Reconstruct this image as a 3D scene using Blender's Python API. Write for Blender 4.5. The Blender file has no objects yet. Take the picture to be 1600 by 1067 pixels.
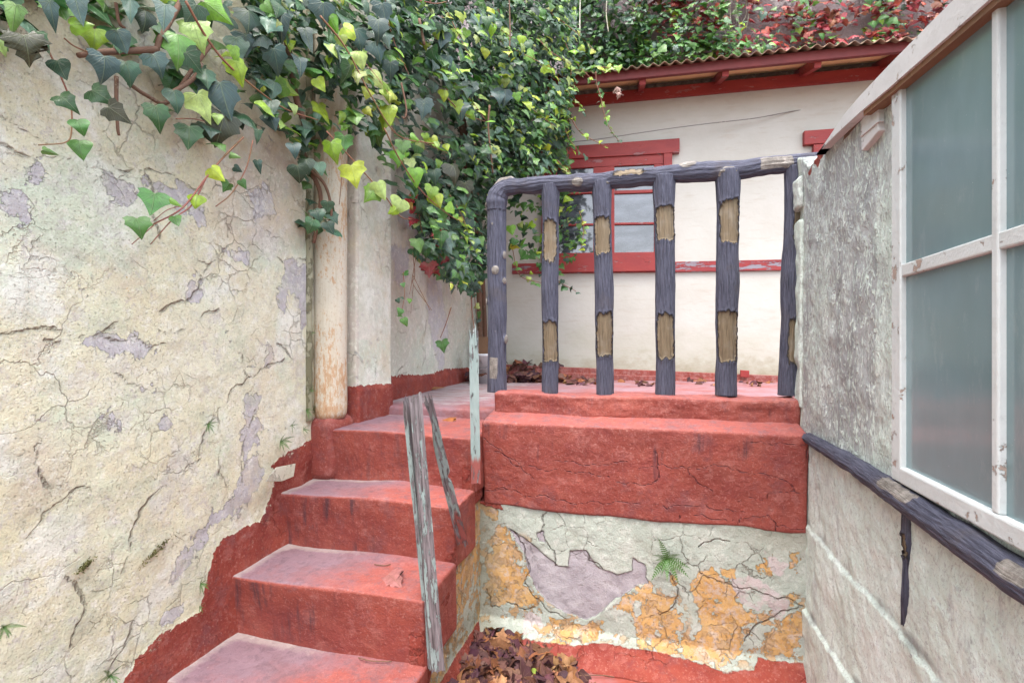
import bpy, bmesh, math, random
import numpy as np
from mathutils import Vector, Matrix
random.seed(7); RNG = np.random.RandomState(11)
SC = bpy.context.scene; COL = SC.collection
rad = math.radians
# ------------------------------------------------------------------ camera, sky, sun, exposure
TH = rad(15.7); CT, ST = math.cos(TH), math.sin(TH)
CAMZ = 1.17; CX, CY, FPX = 800.0, 541.0, 800.0
cam = bpy.data.objects.new('camera', bpy.data.cameras.new('camera')); COL.objects.link(cam)
cam.location = (0, 0, CAMZ); cam.rotation_euler = (rad(90), 0, TH)
cam.data.lens = 18; cam.data.sensor_width = 36; cam.data.shift_y = 7.5/1600
cam.data.clip_start = 0.02; cam.data.clip_end = 900
SC.camera = cam
SUN_EL, SUN_AZ = rad(72), rad(175)
W = bpy.data.worlds.new('World'); SC.world = W; W.use_nodes = True
wn = W.node_tree.nodes; wl = W.node_tree.links
sky = wn.new('ShaderNodeTexSky'); sky.sky_type = 'NISHITA'; sky.sun_disc = False
sky.sun_elevation = SUN_EL; sky.sun_rotation = SUN_AZ; sky.dust_density = 4.0; sky.ozone_density = 0.6; sky.air_density = 1.0
hs = wn.new('ShaderNodeHueSaturation'); hs.inputs['Saturation'].default_value = 0.50
wl.new(sky.outputs[0], hs.inputs['Color']); wl.new(hs.outputs[0], wn['Background'].inputs['Color'])
wn['Background'].inputs['Strength'].default_value = 0.15
sun = bpy.data.objects.new('sun', bpy.data.lights.new('sun', 'SUN')); COL.objects.link(sun)
sun.data.energy = .5; sun.data.angle = rad(50); sun.data.color = (1, .985, .96)
sd_ = Vector((math.sin(SUN_AZ)*math.cos(SUN_EL), math.cos(SUN_AZ)*math.cos(SUN_EL), math.sin(SUN_EL)))
sun.rotation_euler = sd_.to_track_quat('Z', 'Y').to_euler(); sun.location = sd_*20
SC.view_settings.view_transform = 'Standard'; SC.view_settings.look = 'None'
SC.view_settings.exposure = 2.3; SC.view_settings.gamma = 1
SC.render.engine = 'CYCLES'
# ------------------------------------------------------------------ geometry of the view
def cw(xc, zc, h): return np.array((CT*xc - ST*zc, ST*xc + CT*zc, CAMZ + h))
def at(px, py, zc): return cw((px-CX)/FPX*zc, zc, (CY-py)/FPX*zc)
CAM = np.array((0, 0, CAMZ), float)
class Plane:
    def __init__(s, o, n, u=None):
        s.o = np.array(o, float); s.n = np.array(n, float); s.n /= np.linalg.norm(s.n)
        s.v = np.array((0, 0, 1.0)); s.u = np.cross(s.v, s.n); s.u /= np.linalg.norm(s.u)
    def P(s, px, py, off=0):
        d = at(px, py, 1.0) - CAM
        return CAM + d*(np.dot(s.o + s.n*off - CAM, s.n)/np.dot(d, s.n))
    def uv(s, px, py, off=0):
        p = s.P(px, py, off) - s.o; return np.array((p@s.u, p@s.v))
    def W(s, u, v, n=0): return s.o + s.u*u + s.v*v + s.n*n
    def polyuv(s, pts): return np.array([s.uv(*p) for p in pts])
LW = Plane((-1.385, 0, 0), (1, 0, 0))        # left wall, u = +Y
BW = Plane((0, 1.95, 0), (0, -1, 0))         # wall below the parapet, u = +X
RW = Plane((.50, 0, 0), (-1, 0, 0))          # right building wall, u = -Y
SW = Plane((-.67, 0, 0), (1, 0, 0))          # side of the stairs, u = +Y
fd = cw(1, -.2, 0)-CAM; fd /= np.linalg.norm(fd); fn = np.array((fd[1], -fd[0], 0))
if np.dot(fn, at(900, 541, 4)-CAM) > 0: fn = -fn
FW = Plane(tuple(cw(.394, 4.5, -CAMZ)), tuple(fn))   # rear house wall (z measured from 0)
RL0 = np.array((-1.37, 2.27, 0)); RL1 = np.array((-1.60, 4.75, 0)); rd = (RL1-RL0)/np.linalg.norm(RL1-RL0)
RL = Plane(tuple(RL0), (rd[1], -rd[0], 0))   # recessed left wall on the landing
BP = Plane((0, 2.12, 0), (0, -1, 0))         # plane of the balustrade
# ------------------------------------------------------------------ numpy noise
def _h(i, j, k, s):
    n = (i*374761393 + j*668265263 + k*2147483647 + s*974634777).astype(np.int64) & 0x7fffffff
    n = ((n ^ (n >> 13))*1274126177) & 0x7fffffff; n = ((n ^ (n >> 16))*2246822519) & 0x7fffffff
    return (n ^ (n >> 15) & 0x7fffffff).astype(float)/0x7fffffff*2-1
def vn(P, sc, seed=0):
    P = np.asarray(P, float)*sc; I = np.floor(P).astype(np.int64); f = P-I; f = f*f*(3-2*f)
    r = 0
    for a in (0, 1):
        for b in (0, 1):
            for c in (0, 1):
                w = (f[:, 0] if a else 1-f[:, 0])*(f[:, 1] if b else 1-f[:, 1])*(f[:, 2] if c else 1-f[:, 2])
                r = r + w*_h(I[:, 0]+a, I[:, 1]+b, I[:, 2]+c, seed)
    return r
def fbm(P, sc, o=4, seed=0, g=.5):
    r = 0; a = 1
    for k in range(o): r = r+a*vn(P, sc*2.03**k, seed+k*17); a *= g
    return r
def sstep(x, a, b): t = np.clip((x-a)/(b-a), 0, 1); return t*t*(3-2*t)
def segdist(P, A, B):
    d = B-A; L = max(1e-12, d@d); t = np.clip(((P-A)@d)/L, 0, 1); q = P-(A+t[:, None]*d); return np.sqrt((q*q).sum(1))
def sdpoly(P, poly, lim=.12):
    out = np.full(len(P), -lim); lo = poly.min(0)-lim; hi = poly.max(0)+lim
    m = ((P > lo) & (P < hi)).all(1)
    if not m.any(): return out
    Q = P[m]; d = np.full(len(Q), 9.); ins = np.zeros(len(Q), bool); n = len(poly)
    for i in range(n):
        A, B = poly[i], poly[(i+1) % n]; d = np.minimum(d, segdist(Q, A, B))
        c = (A[1] > Q[:, 1]) != (B[1] > Q[:, 1])
        if A[1] != B[1]: ins ^= c & (Q[:, 0] < (B[0]-A[0])*(Q[:, 1]-A[1])/(B[1]-A[1])+A[0])
    out[m] = np.clip(np.where(ins, d, -d), -lim, lim); return out
def sdmany(P, polys, lim=.12):
    r = np.full(len(P), -lim)
    for p in polys: r = np.maximum(r, sdpoly(P, p, lim))
    return r
def wiggle(pts, rough=.16, lv=4):
    pts = [np.array(p) for p in pts]
    for k in range(lv):
        o = [pts[0]]
        for a, b in zip(pts, pts[1:]):
            d = b-a; L = np.linalg.norm(d); o += [(a+b)/2 + np.array((-d[1], d[0]))*RNG.uniform(-rough, rough), b]
        pts = o
    return np.array(pts)
def cracks(P, lines, lim=.05):
    r = np.full(len(P), lim)
    for L in lines:
        L = wiggle(L); lo = L.min(0)-lim; hi = L.max(0)+lim; m = ((P > lo) & (P < hi)).all(1)
        idx = np.where(m)[0]
        if not len(idx): continue
        for i in range(0, len(L)-1, 4):
            S = L[i:i+5]; lo = S.min(0)-.03; hi = S.max(0)+.03
            k = idx[((P[idx] > lo) & (P[idx] < hi)).all(1)]
            if not len(k): continue
            for a, b in zip(S, S[1:]): r[k] = np.minimum(r[k], segdist(P[k], a, b))
    return r
# ------------------------------------------------------------------ objects
def tag(o, label=None, cat=None, group=None, kind=None):
    for k, v in (('label', label), ('category', cat), ('group', group), ('kind', kind)):
        if v: o[k] = v
    return o
def thing(name, loc, label, cat, group=None):
    o = bpy.data.objects.new(name, None); COL.objects.link(o); o.location = tuple(loc); o.empty_display_size = .05
    return tag(o, label, cat, group)
ROOTLOC = {}
def wloc(o):
    l = Vector((0, 0, 0))
    while o: l += Vector(o.location); o = o.parent
    return l
def obj(name, V, F, mat, parent=None, smooth=True, attrs=None, uv=None, cols=None, mats=None, mi=None):
    """vertices in world coordinates; the object's origin is put on its parent (or at its own base)"""
    V = np.asarray(V, float); me = bpy.data.meshes.new(name)
    if parent is not None: base = np.array(wloc(parent))
    else: base = np.array((*(V[:, :2].min(0)+V[:, :2].max(0))/2, V[:, 2].min()))
    if isinstance(F, np.ndarray) and F.ndim == 2:
        k = F.shape[1]; me.vertices.add(len(V)); me.vertices.foreach_set('co', (V-base).ravel())
        me.loops.add(F.size); me.loops.foreach_set('vertex_index', F.ravel())
        me.polygons.add(len(F)); me.polygons.foreach_set('loop_start', np.arange(0, F.size, k))
        me.update(calc_edges=True); me.validate()
    else: me.from_pydata((V-base).tolist(), [], [list(f) for f in F]); me.update()
    for nm, a in (attrs or {}).items():
        at_ = me.attributes.new(nm, 'FLOAT', 'POINT'); at_.data.foreach_set('value', np.asarray(a, np.float32))
    if cols is not None:
        at_ = me.attributes.new('lc', 'FLOAT_COLOR', 'POINT'); c4 = np.ones((len(V), 4), np.float32); c4[:, :3] = cols
        at_.data.foreach_set('color', c4.ravel())
    if uv is not None:
        l = me.uv_layers.new(name='UVMap'); li = np.zeros(len(me.loops), np.int32); me.loops.foreach_get('vertex_index', li)
        l.data.foreach_set('uv', np.asarray(uv, np.float32)[li].ravel())
    for m in (mats or [mat]): me.materials.append(m)
    if mi is not None: me.polygons.foreach_set('material_index', np.asarray(mi, np.int32))
    if smooth: me.polygons.foreach_set('use_smooth', np.ones(len(me.polygons), bool))
    o = bpy.data.objects.new(name, me); COL.objects.link(o)
    if parent is not None: o.parent = parent
    else: o.location = tuple(base)
    return o
def gridfaces(nu, nv):
    i = np.arange(nu-1)[:, None]*nv + np.arange(nv-1)[None, :]; i = i.ravel()
    return np.stack([i, i+nv, i+nv+1, i+1], 1)
def wallgrid(name, pl, u0, u1, v0, v1, res, mat, parent=None, disp=None, attrs=None, keep=None, thick=.12, flip=False):
    nu = int((u1-u0)/res)+2; nv = int((v1-v0)/res)+2
    U, Vv = np.meshgrid(np.linspace(u0, u1, nu), np.linspace(v0, v1, nv), indexing='ij')
    Q = np.stack([U.ravel(), Vv.ravel()], 1)
    d = disp(Q) if disp else np.zeros(len(Q))
    V = pl.o + Q[:, :1]*pl.u + Q[:, 1:]*pl.v + d[:, None]*pl.n
    F = gridfaces(nu, nv)
    A = attrs(Q) if attrs else {}
    if keep is not None:
        c = Q[F].mean(1); F = F[keep(c)]
    # rim and back
    E = {}
    for f in (F if keep is not None else []):
        for a, b in zip(f, np.roll(f, -1)):
            k = (min(a, b), max(a, b)); E[k] = None if k in E else (a, b)
    if keep is None:
        loop = [i*nv for i in range(nu)] + [(nu-1)*nv+j for j in range(1, nv)] + [i*nv+nv-1 for i in range(nu-2, -1, -1)] + [j for j in range(nv-2, 0, -1)]
        be = list(zip(loop, loop[1:]+loop[:1]))
    else: be = [e for e in E.values() if e]
    bv = sorted(set(x for e in be for x in e)); mp = {x: len(V)+i for i, x in enumerate(bv)}
    if keep is None:  # flatten the back
        B = pl.o + Q[bv, :1]*pl.u + Q[bv, 1:]*pl.v - thick*pl.n
    else: B = V[bv]-thick*pl.n
    V = np.vstack([V, B]); R = np.array([(b, a, mp[a], mp[b]) for a, b in be])
    F = np.vstack([F, R])
    A = {k: np.concatenate([a, np.asarray(a)[bv]]) for k, a in A.items()}
    return obj(name, V, F, mat, parent, attrs=A)
def roundbox(lo, hi, r, res, amp=.004, nsc=6, seed=0, maps=None, faces='xXyYzZ', fine=.0):
    """box with rounded edges, plaster-like uneven surface"""
    lo = np.array(lo, float); hi = np.array(hi, float); Vs = []; Fs = []; n0 = 0
    for ax in range(3):
        for s in (0, 1):
            if 'xyz'[ax].upper() not in faces and 'xyz'[ax] not in faces: continue
            if (('xyz'[ax] if s == 0 else 'XYZ'[ax]) not in faces): continue
            a, b = [(1, 2), (2, 0), (0, 1)][ax]
            def lin(k):
                n = max(2, int((hi[k]-lo[k]-2*r)/res)+1); c = np.linspace(lo[k]+r, hi[k]-r, n)
                e = r*(1-np.cos(np.linspace(0, math.pi/2, 5)[:-1])) if r > 0 else np.array([0])
                e = r*np.array([0, .25, .5, .75]); return np.concatenate([lo[k]+e, c, (hi[k]-e)[::-1]])
            A, B = np.meshgrid(lin(a), lin(b), indexing='ij'); P = np.zeros((A.size, 3))
            P[:, a] = A.ravel(); P[:, b] = B.ravel(); P[:, ax] = hi[ax] if s else lo[ax]
            F = gridfaces(*A.shape)
            if s == 0: F = F[:, ::-1]
            Vs.append(P); Fs.append(F+n0); n0 += len(P)
    P = np.vstack(Vs); F = np.vstack(Fs)
    I = np.clip(P, lo+r, hi-r); d = P-I; L = np.linalg.norm(d, axis=1); N = d/np.maximum(L, 1e-9)[:, None]
    P = I+N*r
    P = P + N*(amp*fbm(P, nsc, 3, seed))[:, None]
    if fine: P = P + N*(fine*fbm(P, nsc*6, 3, seed+5))[:, None]
    if maps: P = maps(P)
    return P, F
def weldobj(name, V, F, mat, parent=None, attrs=None, **k):
    key = np.round(V/1e-5).astype(np.int64); _, idx, inv = np.unique(key, axis=0, return_index=True, return_inverse=True)
    inv = inv.ravel(); F = inv[F]; V = V[idx]
    if attrs: attrs = {a: b[idx] for a, b in attrs.items()}
    return obj(name, V, F, mat, parent, attrs=attrs, **k)
def slab(name, pts3, n, thick, mat, parent=None, bevel=0, smooth=False):
    """polygon (3D points, on a plane with normal n) extruded backwards"""
    n = np.array(n, float); pts3 = np.array(pts3); k = len(pts3)
    nn = np.cross(pts3[1]-pts3[0], pts3[2]-pts3[1])
    if nn@n < 0: pts3 = pts3[::-1]
    bm = bmesh.new(); f = [bm.verts.new(p) for p in pts3]; b = [bm.verts.new(p-n*thick) for p in pts3]
    bm.faces.new(f); bm.faces.new(b[::-1])
    for i in range(k): bm.faces.new((f[i], b[i], b[(i+1) % k], f[(i+1) % k]))
    bmesh.ops.recalc_face_normals(bm, faces=bm.faces)
    if bevel: bmesh.ops.bevel(bm, geom=bm.edges[:], offset=bevel, segments=2, affect='EDGES', profile=.5)
    me = bpy.data.meshes.new(name); base = Vector(wloc(parent)) if parent is not None else Vector(np.mean(pts3, 0))
    bmesh.ops.translate(bm, verts=bm.verts, vec=-base); bm.to_mesh(me); bm.free(); me.materials.append(mat)
    o = bpy.data.objects.new(name, me); COL.objects.link(o)
    if parent is not None: o.parent = parent
    else: o.location = base
    return o
def slabpx(name, px, pl, off, thick, mat, parent=None, bevel=0):
    return slab(name, [pl.P(x, y, off) for x, y in px], pl.n, thick, mat, parent, bevel)
def bars(name, segs, mat, parent, bevel=.002):
    """several joined bars: each (center, axes 3x3 rows, half sizes)"""
    bm = bmesh.new()
    for c, ax, h in segs:
        M = Matrix([[ax[j][i]*h[j]*2 for j in range(3)]+[c[i]] for i in range(3)]+[[0, 0, 0, 1]])
        r = bmesh.ops.create_cube(bm, size=1, matrix=M)
    bmesh.ops.recalc_face_normals(bm, faces=bm.faces)
    if bevel: bmesh.ops.bevel(bm, geom=bm.edges[:], offset=bevel, segments=2, affect='EDGES')
    me = bpy.data.meshes.new(name); bmesh.ops.translate(bm, verts=bm.verts, vec=-wloc(parent)); bm.to_mesh(me); bm.free()
    me.materials.append(mat); o = bpy.data.objects.new(name, me); COL.objects.link(o); o.parent = parent; return o
def resample(path, step):
    path = np.array(path, float); d = np.linalg.norm(np.diff(path, axis=0), axis=1); s = np.concatenate([[0], np.cumsum(d)])
    n = max(2, int(s[-1]/step)+1); t = np.linspace(0, s[-1], n)
    return np.stack([np.interp(t, s, path[:, i]) for i in range(3)], 1), t, s
def catmull(pts, k=8):
    P = [np.array(p, float) for p in pts]; P = [2*P[0]-P[1]]+P+[2*P[-1]-P[-2]]; o = []
    for i in range(1, len(P)-2):
        for t in np.linspace(0, 1, k, endpoint=False):
            a, b, c, d = P[i-1:i+3]; o.append(.5*((2*b)+(c-a)*t+(2*a-5*b+4*c-d)*t*t+(3*b-a-3*c+d)*t**3))
    o.append(P[-2]); return np.array(o)
def tubemesh(path, rads, nseg=8, step=None, ref=(0, -1, 0), disp=None, caps=True):
    if step: pp, t, s = resample(path, step); rr = np.interp(t, s, rads) if np.ndim(rads) else np.full(len(t), rads)
    else:
        pp = np.array(path, float); d = np.linalg.norm(np.diff(pp, axis=0), axis=1); t = np.concatenate([[0], np.cumsum(d)])
        rr = np.asarray(rads, float)*np.ones(len(pp))
    T = np.gradient(pp, axis=0); T /= np.maximum(np.linalg.norm(T, axis=1), 1e-9)[:, None]
    R = np.array(ref, float)[None, :] - (T@np.array(ref, float))[:, None]*T
    R /= np.maximum(np.linalg.norm(R, axis=1), 1e-9)[:, None]; S = np.cross(T, R)
    a = np.linspace(0, 2*math.pi, nseg, endpoint=False); n = len(pp)
    A = np.tile(a, n); I = np.repeat(np.arange(n), nseg)
    N = np.cos(A)[:, None]*R[I]+np.sin(A)[:, None]*S[I]
    r = rr[I]; al = t[I]; angs = np.where(A > math.pi, A-2*math.pi, A)
    if disp is not None: r = r + disp(pp[I]+N*r[:, None], al, angs, rr[I])
    V = pp[I]+N*r[:, None]
    i = np.arange(n-1)[:, None]*nseg; j = np.arange(nseg)[None, :]; j2 = (j+1) % nseg
    F = np.stack([(i+j).ravel(), (i+j2).ravel(), (i+nseg+j2).ravel(), (i+nseg+j).ravel()], 1)[:, ::-1]
    if caps:
        V = np.vstack([V, pp[:1], pp[-1:]]); c0, c1 = n*nseg, n*nseg+1; jj = np.arange(0, nseg)
        C0 = np.stack([jj, (jj+1) % nseg, np.full(nseg, c0), np.full(nseg, c0)], 1)
        e = (n-1)*nseg; C1 = np.stack([e+(jj+1) % nseg, e+jj, np.full(nseg, c1), np.full(nseg, c1)], 1)
        al = np.concatenate([al, [al[0], al[-1]]]); angs = np.concatenate([angs, [0, 0]])
        F = [list(f) for f in F]+[list(f[:3]) for f in C0]+[list(f[:3]) for f in C1]
    return V, F, al, angs
def tube(name, path, rads, mat, parent=None, **k):
    V, F, al, an = tubemesh(path, rads, **k)
    return obj(name, V, F, mat, parent, uv=np.stack([an, al], 1))
def manytubes(name, paths, mat, parent=None, nseg=6):
    for p, r0, r1 in paths:
        p = catmull(p, 6); V, F, _, _ = tubemesh(p, np.linspace(r0, r1, len(p)), nseg, ref=(.3, -.8, .2)); obj(name, V, F, mat, parent)
def manytubes_old(name, paths, mat, parent=None, nseg=6):
    Vs = []; Fs = []; n = 0
    for p, r0, r1 in paths:
        p = catmull(p, 6); V, F, _, _ = tubemesh(p, np.linspace(r0, r1, len(p)), nseg, ref=(.3, -.8, .2))
        Vs.append(V); Fs += [[i+n for i in f] for f in F]; n += len(V)
    return obj(name, np.vstack(Vs), Fs, mat, parent)
# ------------------------------------------------------------------ materials
class NT:
    def __init__(s, name):
        s.m = bpy.data.materials.new(name); s.m.use_nodes = True; s.t = s.m.node_tree; s.b = s.t.nodes['Principled BSDF']
        s.pos = s.n('ShaderNodeNewGeometry').outputs['Position']
    def n(s, t, **k):
        x = s.t.nodes.new(t)
        for a, b in k.items(): setattr(x, a, b)
        return x
    def S(s, inp, v):
        if isinstance(v, bpy.types.NodeSocket): s.t.links.new(v, inp)
        elif isinstance(v, (tuple, list)):
            inp.default_value = (*v, 1) if len(inp.default_value) == 4 and len(v) == 3 else v
        else: inp.default_value = v
    def m_(s, op, a, b=0, c=None):
        x = s.n('ShaderNodeMath', operation=op); s.S(x.inputs[0], a); s.S(x.inputs[1], b)
        if c is not None: s.S(x.inputs[2], c)
        return x.outputs[0]
    def mix(s, f, a, b, mode='MIX'):
        x = s.n('ShaderNodeMix', data_type='RGBA', blend_type=mode); s.S(x.inputs[0], f); s.S(x.inputs[6], a); s.S(x.inputs[7], b); return x.outputs[2]
    def mr(s, x_, a, b, c=0, d=1):
        x = s.n('ShaderNodeMapRange'); s.S(x.inputs[0], x_); s.S(x.inputs[1], a); s.S(x.inputs[2], b); s.S(x.inputs[3], c); s.S(x.inputs[4], d); return x.outputs[0]
    def vec(s, sc, v=None):
        x = s.n('ShaderNodeVectorMath', operation='MULTIPLY'); s.S(x.inputs[0], v or s.pos); x.inputs[1].default_value = sc; return x.outputs[0]
    def noise(s, sc, det=5, ro=.55, v=None, dist=0, off=0):
        x = s.n('ShaderNodeTexNoise'); v = v or s.pos
        if off:
            a = s.n('ShaderNodeVectorMath', operation='ADD'); s.S(a.inputs[0], v); a.inputs[1].default_value = (off*3.1, off*1.7, off*2.3); v = a.outputs[0]
        s.S(x.inputs['Vector'], v); x.inputs['Scale'].default_value = sc; x.inputs['Detail'].default_value = det
        x.inputs['Roughness'].default_value = ro; x.inputs['Distortion'].default_value = dist; return x.outputs[0]
    def voro(s, sc, v=None, feat='DISTANCE_TO_EDGE'):
        x = s.n('ShaderNodeTexVoronoi', feature=feat); s.S(x.inputs['Vector'], v or s.pos); x.inputs['Scale'].default_value = sc; return x.outputs['Distance']
    def warp(s, amt, sc, v=None):
        x = s.n('ShaderNodeTexNoise'); s.S(x.inputs['Vector'], v or s.pos); x.inputs['Scale'].default_value = sc; x.inputs['Detail'].default_value = 5; x.inputs['Roughness'].default_value = .65
        a = s.n('ShaderNodeVectorMath', operation='SUBTRACT'); s.S(a.inputs[0], x.outputs['Color']); a.inputs[1].default_value = (.5, .5, .5)
        b = s.n('ShaderNodeVectorMath', operation='SCALE'); s.S(b.inputs[0], a.outputs[0]); b.inputs['Scale'].default_value = amt
        c = s.n('ShaderNodeVectorMath', operation='ADD'); s.S(c.inputs[0], b.outputs[0]); s.S(c.inputs[1], v or s.pos); return c.outputs[0]
    def craze(s, sc, w, amt=.12, wsc=5, lo=.45, hi=.55, off=0):
        d = s.voro(sc, v=s.warp(amt, wsc)); k = s.mr(s.m_('MULTIPLY', d, 1.0/sc), w*.25, w, 1, 0)
        return s.m_('MULTIPLY', k, s.mr(s.noise(2.3, 5, .65, off=70+off), lo, hi))
    def attr(s, nm): return s.n('ShaderNodeAttribute', attribute_name=nm).outputs['Fac']
    def acol(s, nm): return s.n('ShaderNodeAttribute', attribute_name=nm).outputs['Color']
    def mask(s, nm, amp=.03, sc=22, soft=.0015, off=0):
        return s.mr(s.m_('ADD', s.attr(nm), s.m_('MULTIPLY', s.m_('SUBTRACT', s.noise(sc, 7, .62, off=off), .5), amp*2)), -soft, soft)
    def z(s):
        x = s.n('ShaderNodeSeparateXYZ'); s.S(x.inputs[0], s.pos); return x.outputs
    def out(s, col=None, rough=.85, h=None, dist=.003, strength=1, spec=.3, **k):
        if col is not None: s.S(s.b.inputs['Base Color'], col)
        s.S(s.b.inputs['Roughness'], rough); s.b.inputs['Specular IOR Level'].default_value = spec
        if h is not None:
            x = s.n('ShaderNodeBump'); x.inputs['Distance'].default_value = dist; x.inputs['Strength'].default_value = strength
            s.S(x.inputs['Height'], h); s.S(s.b.inputs['Normal'], x.outputs[0])
        for a, b in k.items(): s.S(s.b.inputs[a.replace('_', ' ')], b)
        return s.m
def add(t, *a):
    r = a[0]
    for b in a[1:]: r = t.m_('ADD', r, b)
    return r
RED = (.26, .056, .038); REDD = (.175, .033, .026); REDL = (.33, .115, .088)
def redlayer(t, dark=.5):
    """painted masonry red with slight weather tone"""
    c = t.mix(t.mr(t.noise(5, 6, .6, off=3), .35, .7), RED, REDD)
    c = t.mix(t.mr(t.noise(14, 6, .7, off=5), .5, .8, 0, .6), c, REDL)
    c = t.mix(t.mr(t.noise(28, 9, .82, off=91), .535, .56, 0, .4), c, (.175, .035, .034)); c = t.mix(t.mr(t.noise(19, 9, .8, off=93), .545, .58, 0, .4), c, (.34, .13, .11))
    c = t.mix(t.mr(t.noise(8, 9, .8, off=95), .54, .62, 0, .45), c, (.15, .06, .065))
    return t.mix(t.mr(t.noise(130, 4, .6, off=2), .58, .66, 0, .4), c, (.40, .20, .17))
def mat_plaster(name, base, kind):
    t = NT(name); n1 = t.noise(2.2, 6, .6); n2 = t.noise(6, 8, .65, off=2); n3 = t.noise(30, 8, .7, off=4); fine = t.noise(180, 4, .6)
    c = t.mix(t.mr(n1, .38, .62), base[0], base[1]); c = t.mix(t.mr(n2, .5, .68), c, base[2])
    h = add(t, t.m_('MULTIPLY', t.noise(9, 6, .6), 1.2), t.m_('MULTIPLY', n3, .8), t.m_('MULTIPLY', fine, .5))
    # thin paint scuffed through to the coats below
    if kind in ('left', 'rear'):
        c = t.mix(t.mr(t.m_('ADD', t.attr('mint'), t.m_('MULTIPLY', t.m_('SUBTRACT', n2, .5), .62)), -.03, .05, 0, .6), c, (.49, .59, .47))
        c = t.mix(t.mr(t.noise(11, 9, .72, off=7), .56, .64, 0, .5), c, (.54, .49, .41))
        c = t.mix(t.mr(t.noise(4.5, 9, .72, off=12), .52, .60, 0, .75), c, (.70, .71, .64)); c = t.mix(t.mr(t.noise(3.3, 9, .76, off=52), .565, .60, 0, .5), c, (.52, .505, .48))
        chips = t.mr(t.noise(9, 9, .68, off=9, dist=.6), .655, .665)
        lm = t.m_('MAXIMUM', t.mask('lilac', .075, 22), t.m_('MULTIPLY', chips, t.mr(t.noise(1.7, 2, off=4), .45, .55)))
        lilc = t.mix(t.mr(t.noise(16, 7, .7, off=1), .35, .7), (.40, .385, .40), (.53, .515, .515))
        och = t.m_('MULTIPLY', t.mr(t.noise(13, 8, .7, off=15), .665, .675), t.mr(t.attr('ochre'), -.02, .03))
        c = t.mix(och, c, (.60, .36, .12))
        c = t.mix(t.mr(t.attr('tan'), -.05, .05, 0, .5), c, (.42, .33, .29))
        c = t.mix(lm, c, lilc); h = t.m_('SUBTRACT', h, t.m_('MULTIPLY', lm, 1.3))
        edge = t.m_('SUBTRACT', t.mask('lilac', .075, 22, .006), lm)
        # older coats showing through in small ragged scabs, pits, stains and hairline crazing
        c = t.mix(t.mr(t.noise(30, 9, .82, v=t.warp(.02, 30), off=81), .525, .545, 0, .28), c, (.42, .405, .35))
        c = t.mix(t.mr(t.noise(38, 9, .82, off=83), .54, .56, 0, .5), c, (.72, .72, .63))
        c = t.mix(t.mr(t.noise(6.5, 9, .8, off=85), .52, .61, 0, .45), c, (.41, .44, .33))
        c = t.mix(t.mr(t.noise(3.1, 9, .8, off=87), .52, .60, 0, .45), c, (.56, .48, .33))
        pit = t.mr(t.noise(150, 4, .7, off=89), .60, .67); c = t.mix(t.m_('MULTIPLY', pit, .38), c, (.30, .27, .20)); h = t.m_('SUBTRACT', h, t.m_('MULTIPLY', pit, .3))
        cz = t.m_('MAXIMUM', t.craze(4.2, .0022, .16, 5, .54, .64), t.craze(13, .0020, .06, 14, .55, .62, 3)); c = t.mix(t.m_('MULTIPLY', cz, .30), c, (.20, .165, .12)); h = t.m_('SUBTRACT', h, t.m_('MULTIPLY', cz, .8))
        # grime
        g = t.mr(t.m_('ADD', t.attr('grime'), t.m_('MULTIPLY', t.m_('SUBTRACT', n2, .5), .5)), 0, .35, 0, .75)
        c = t.mix(g, c, (.36, .30, .19))
        c = t.mix(t.mr(t.noise(55, 7, .8, off=21), .60, .74, 0, .35), c, (.32, .28, .20))
        c = t.mix(t.mr(t.noise(7, 8, .75, off=30), .60, .74, 0, .45), c, (.33, .30, .23)); c = t.mix(t.mr(t.noise(21, 9, .8, off=33), .585, .60, 0, .5), c, (.44, .40, .40)); c = t.mix(t.mr(t.noise(17, 9, .8, off=37), .60, .62, 0, .5), c, (.76, .74, .68))
        cr = add(t, t.attr('crack'), t.m_('MULTIPLY', t.m_('SUBTRACT', t.noise(60, 5, .7, off=6), .5), .010), t.mr(t.noise(7, 3, .6, off=44), .40, .60, -.0014, .0040))
        c = t.mix(t.mr(cr, .0015, .009, .3, 0), c, (.36, .32, .24)); c = t.mix(t.mr(cr, .0001, .0017, .62, 0), c, (.13, .11, .085))
        h = t.m_('SUBTRACT', h, t.m_('MULTIPLY', t.mr(cr, 0, .004, 1, 0), 2.2))
        rm = t.mask('red', .024, 30, off=8); worn = t.mr(t.noise(24, 8, .75, off=2), .60, .66)
        rm2 = t.m_('MULTIPLY', rm, t.m_('SUBTRACT', 1, t.m_('MULTIPLY', worn, t.mr(t.attr('red'), .0, .03, .95, .12))))
        c = t.mix(rm2, c, redlayer(t)); c = t.mix(t.m_('MULTIPLY', rm2, t.mr(t.noise(10, 8, .75, off=71), .52, .66, 0, .5)), c, (.15, .06, .06)); h = t.m_('ADD', h, t.m_('MULTIPLY', rm2, .5))
    if kind == 'lower':
        c = t.mix(t.mr(t.noise(34, 9, .82, v=t.warp(.02, 30), off=81), .53, .55, 0, .4), c, (.30, .33, .27)); c = t.mix(t.mr(t.noise(9, 9, .8, off=85), .54, .66, 0, .55), c, (.27, .28, .22))
        c = t.mix(t.mr(t.noise(26, 9, .8, off=86), .545, .56, 0, .5), c, (.52, .54, .49))
        om = t.mask('orange', .045, 34, off=1); lm = t.mask('lilac', .016, 30, off=3); pm = t.mask('pinkish', .03, 26, off=5)
        c = t.mix(t.mr(t.noise(7, 8, .75, off=30), .55, .74, 0, .55), c, (.31, .325, .27))
        oc = t.mix(t.mr(t.noise(12, 7, .7, off=1), .35, .7), (.46, .255, .085), (.50, .34, .16))
        oc = t.mix(t.mr(t.noise(26, 8, .75, off=6), .50, .60, 0, .75), oc, (.46, .385, .34))
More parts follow.
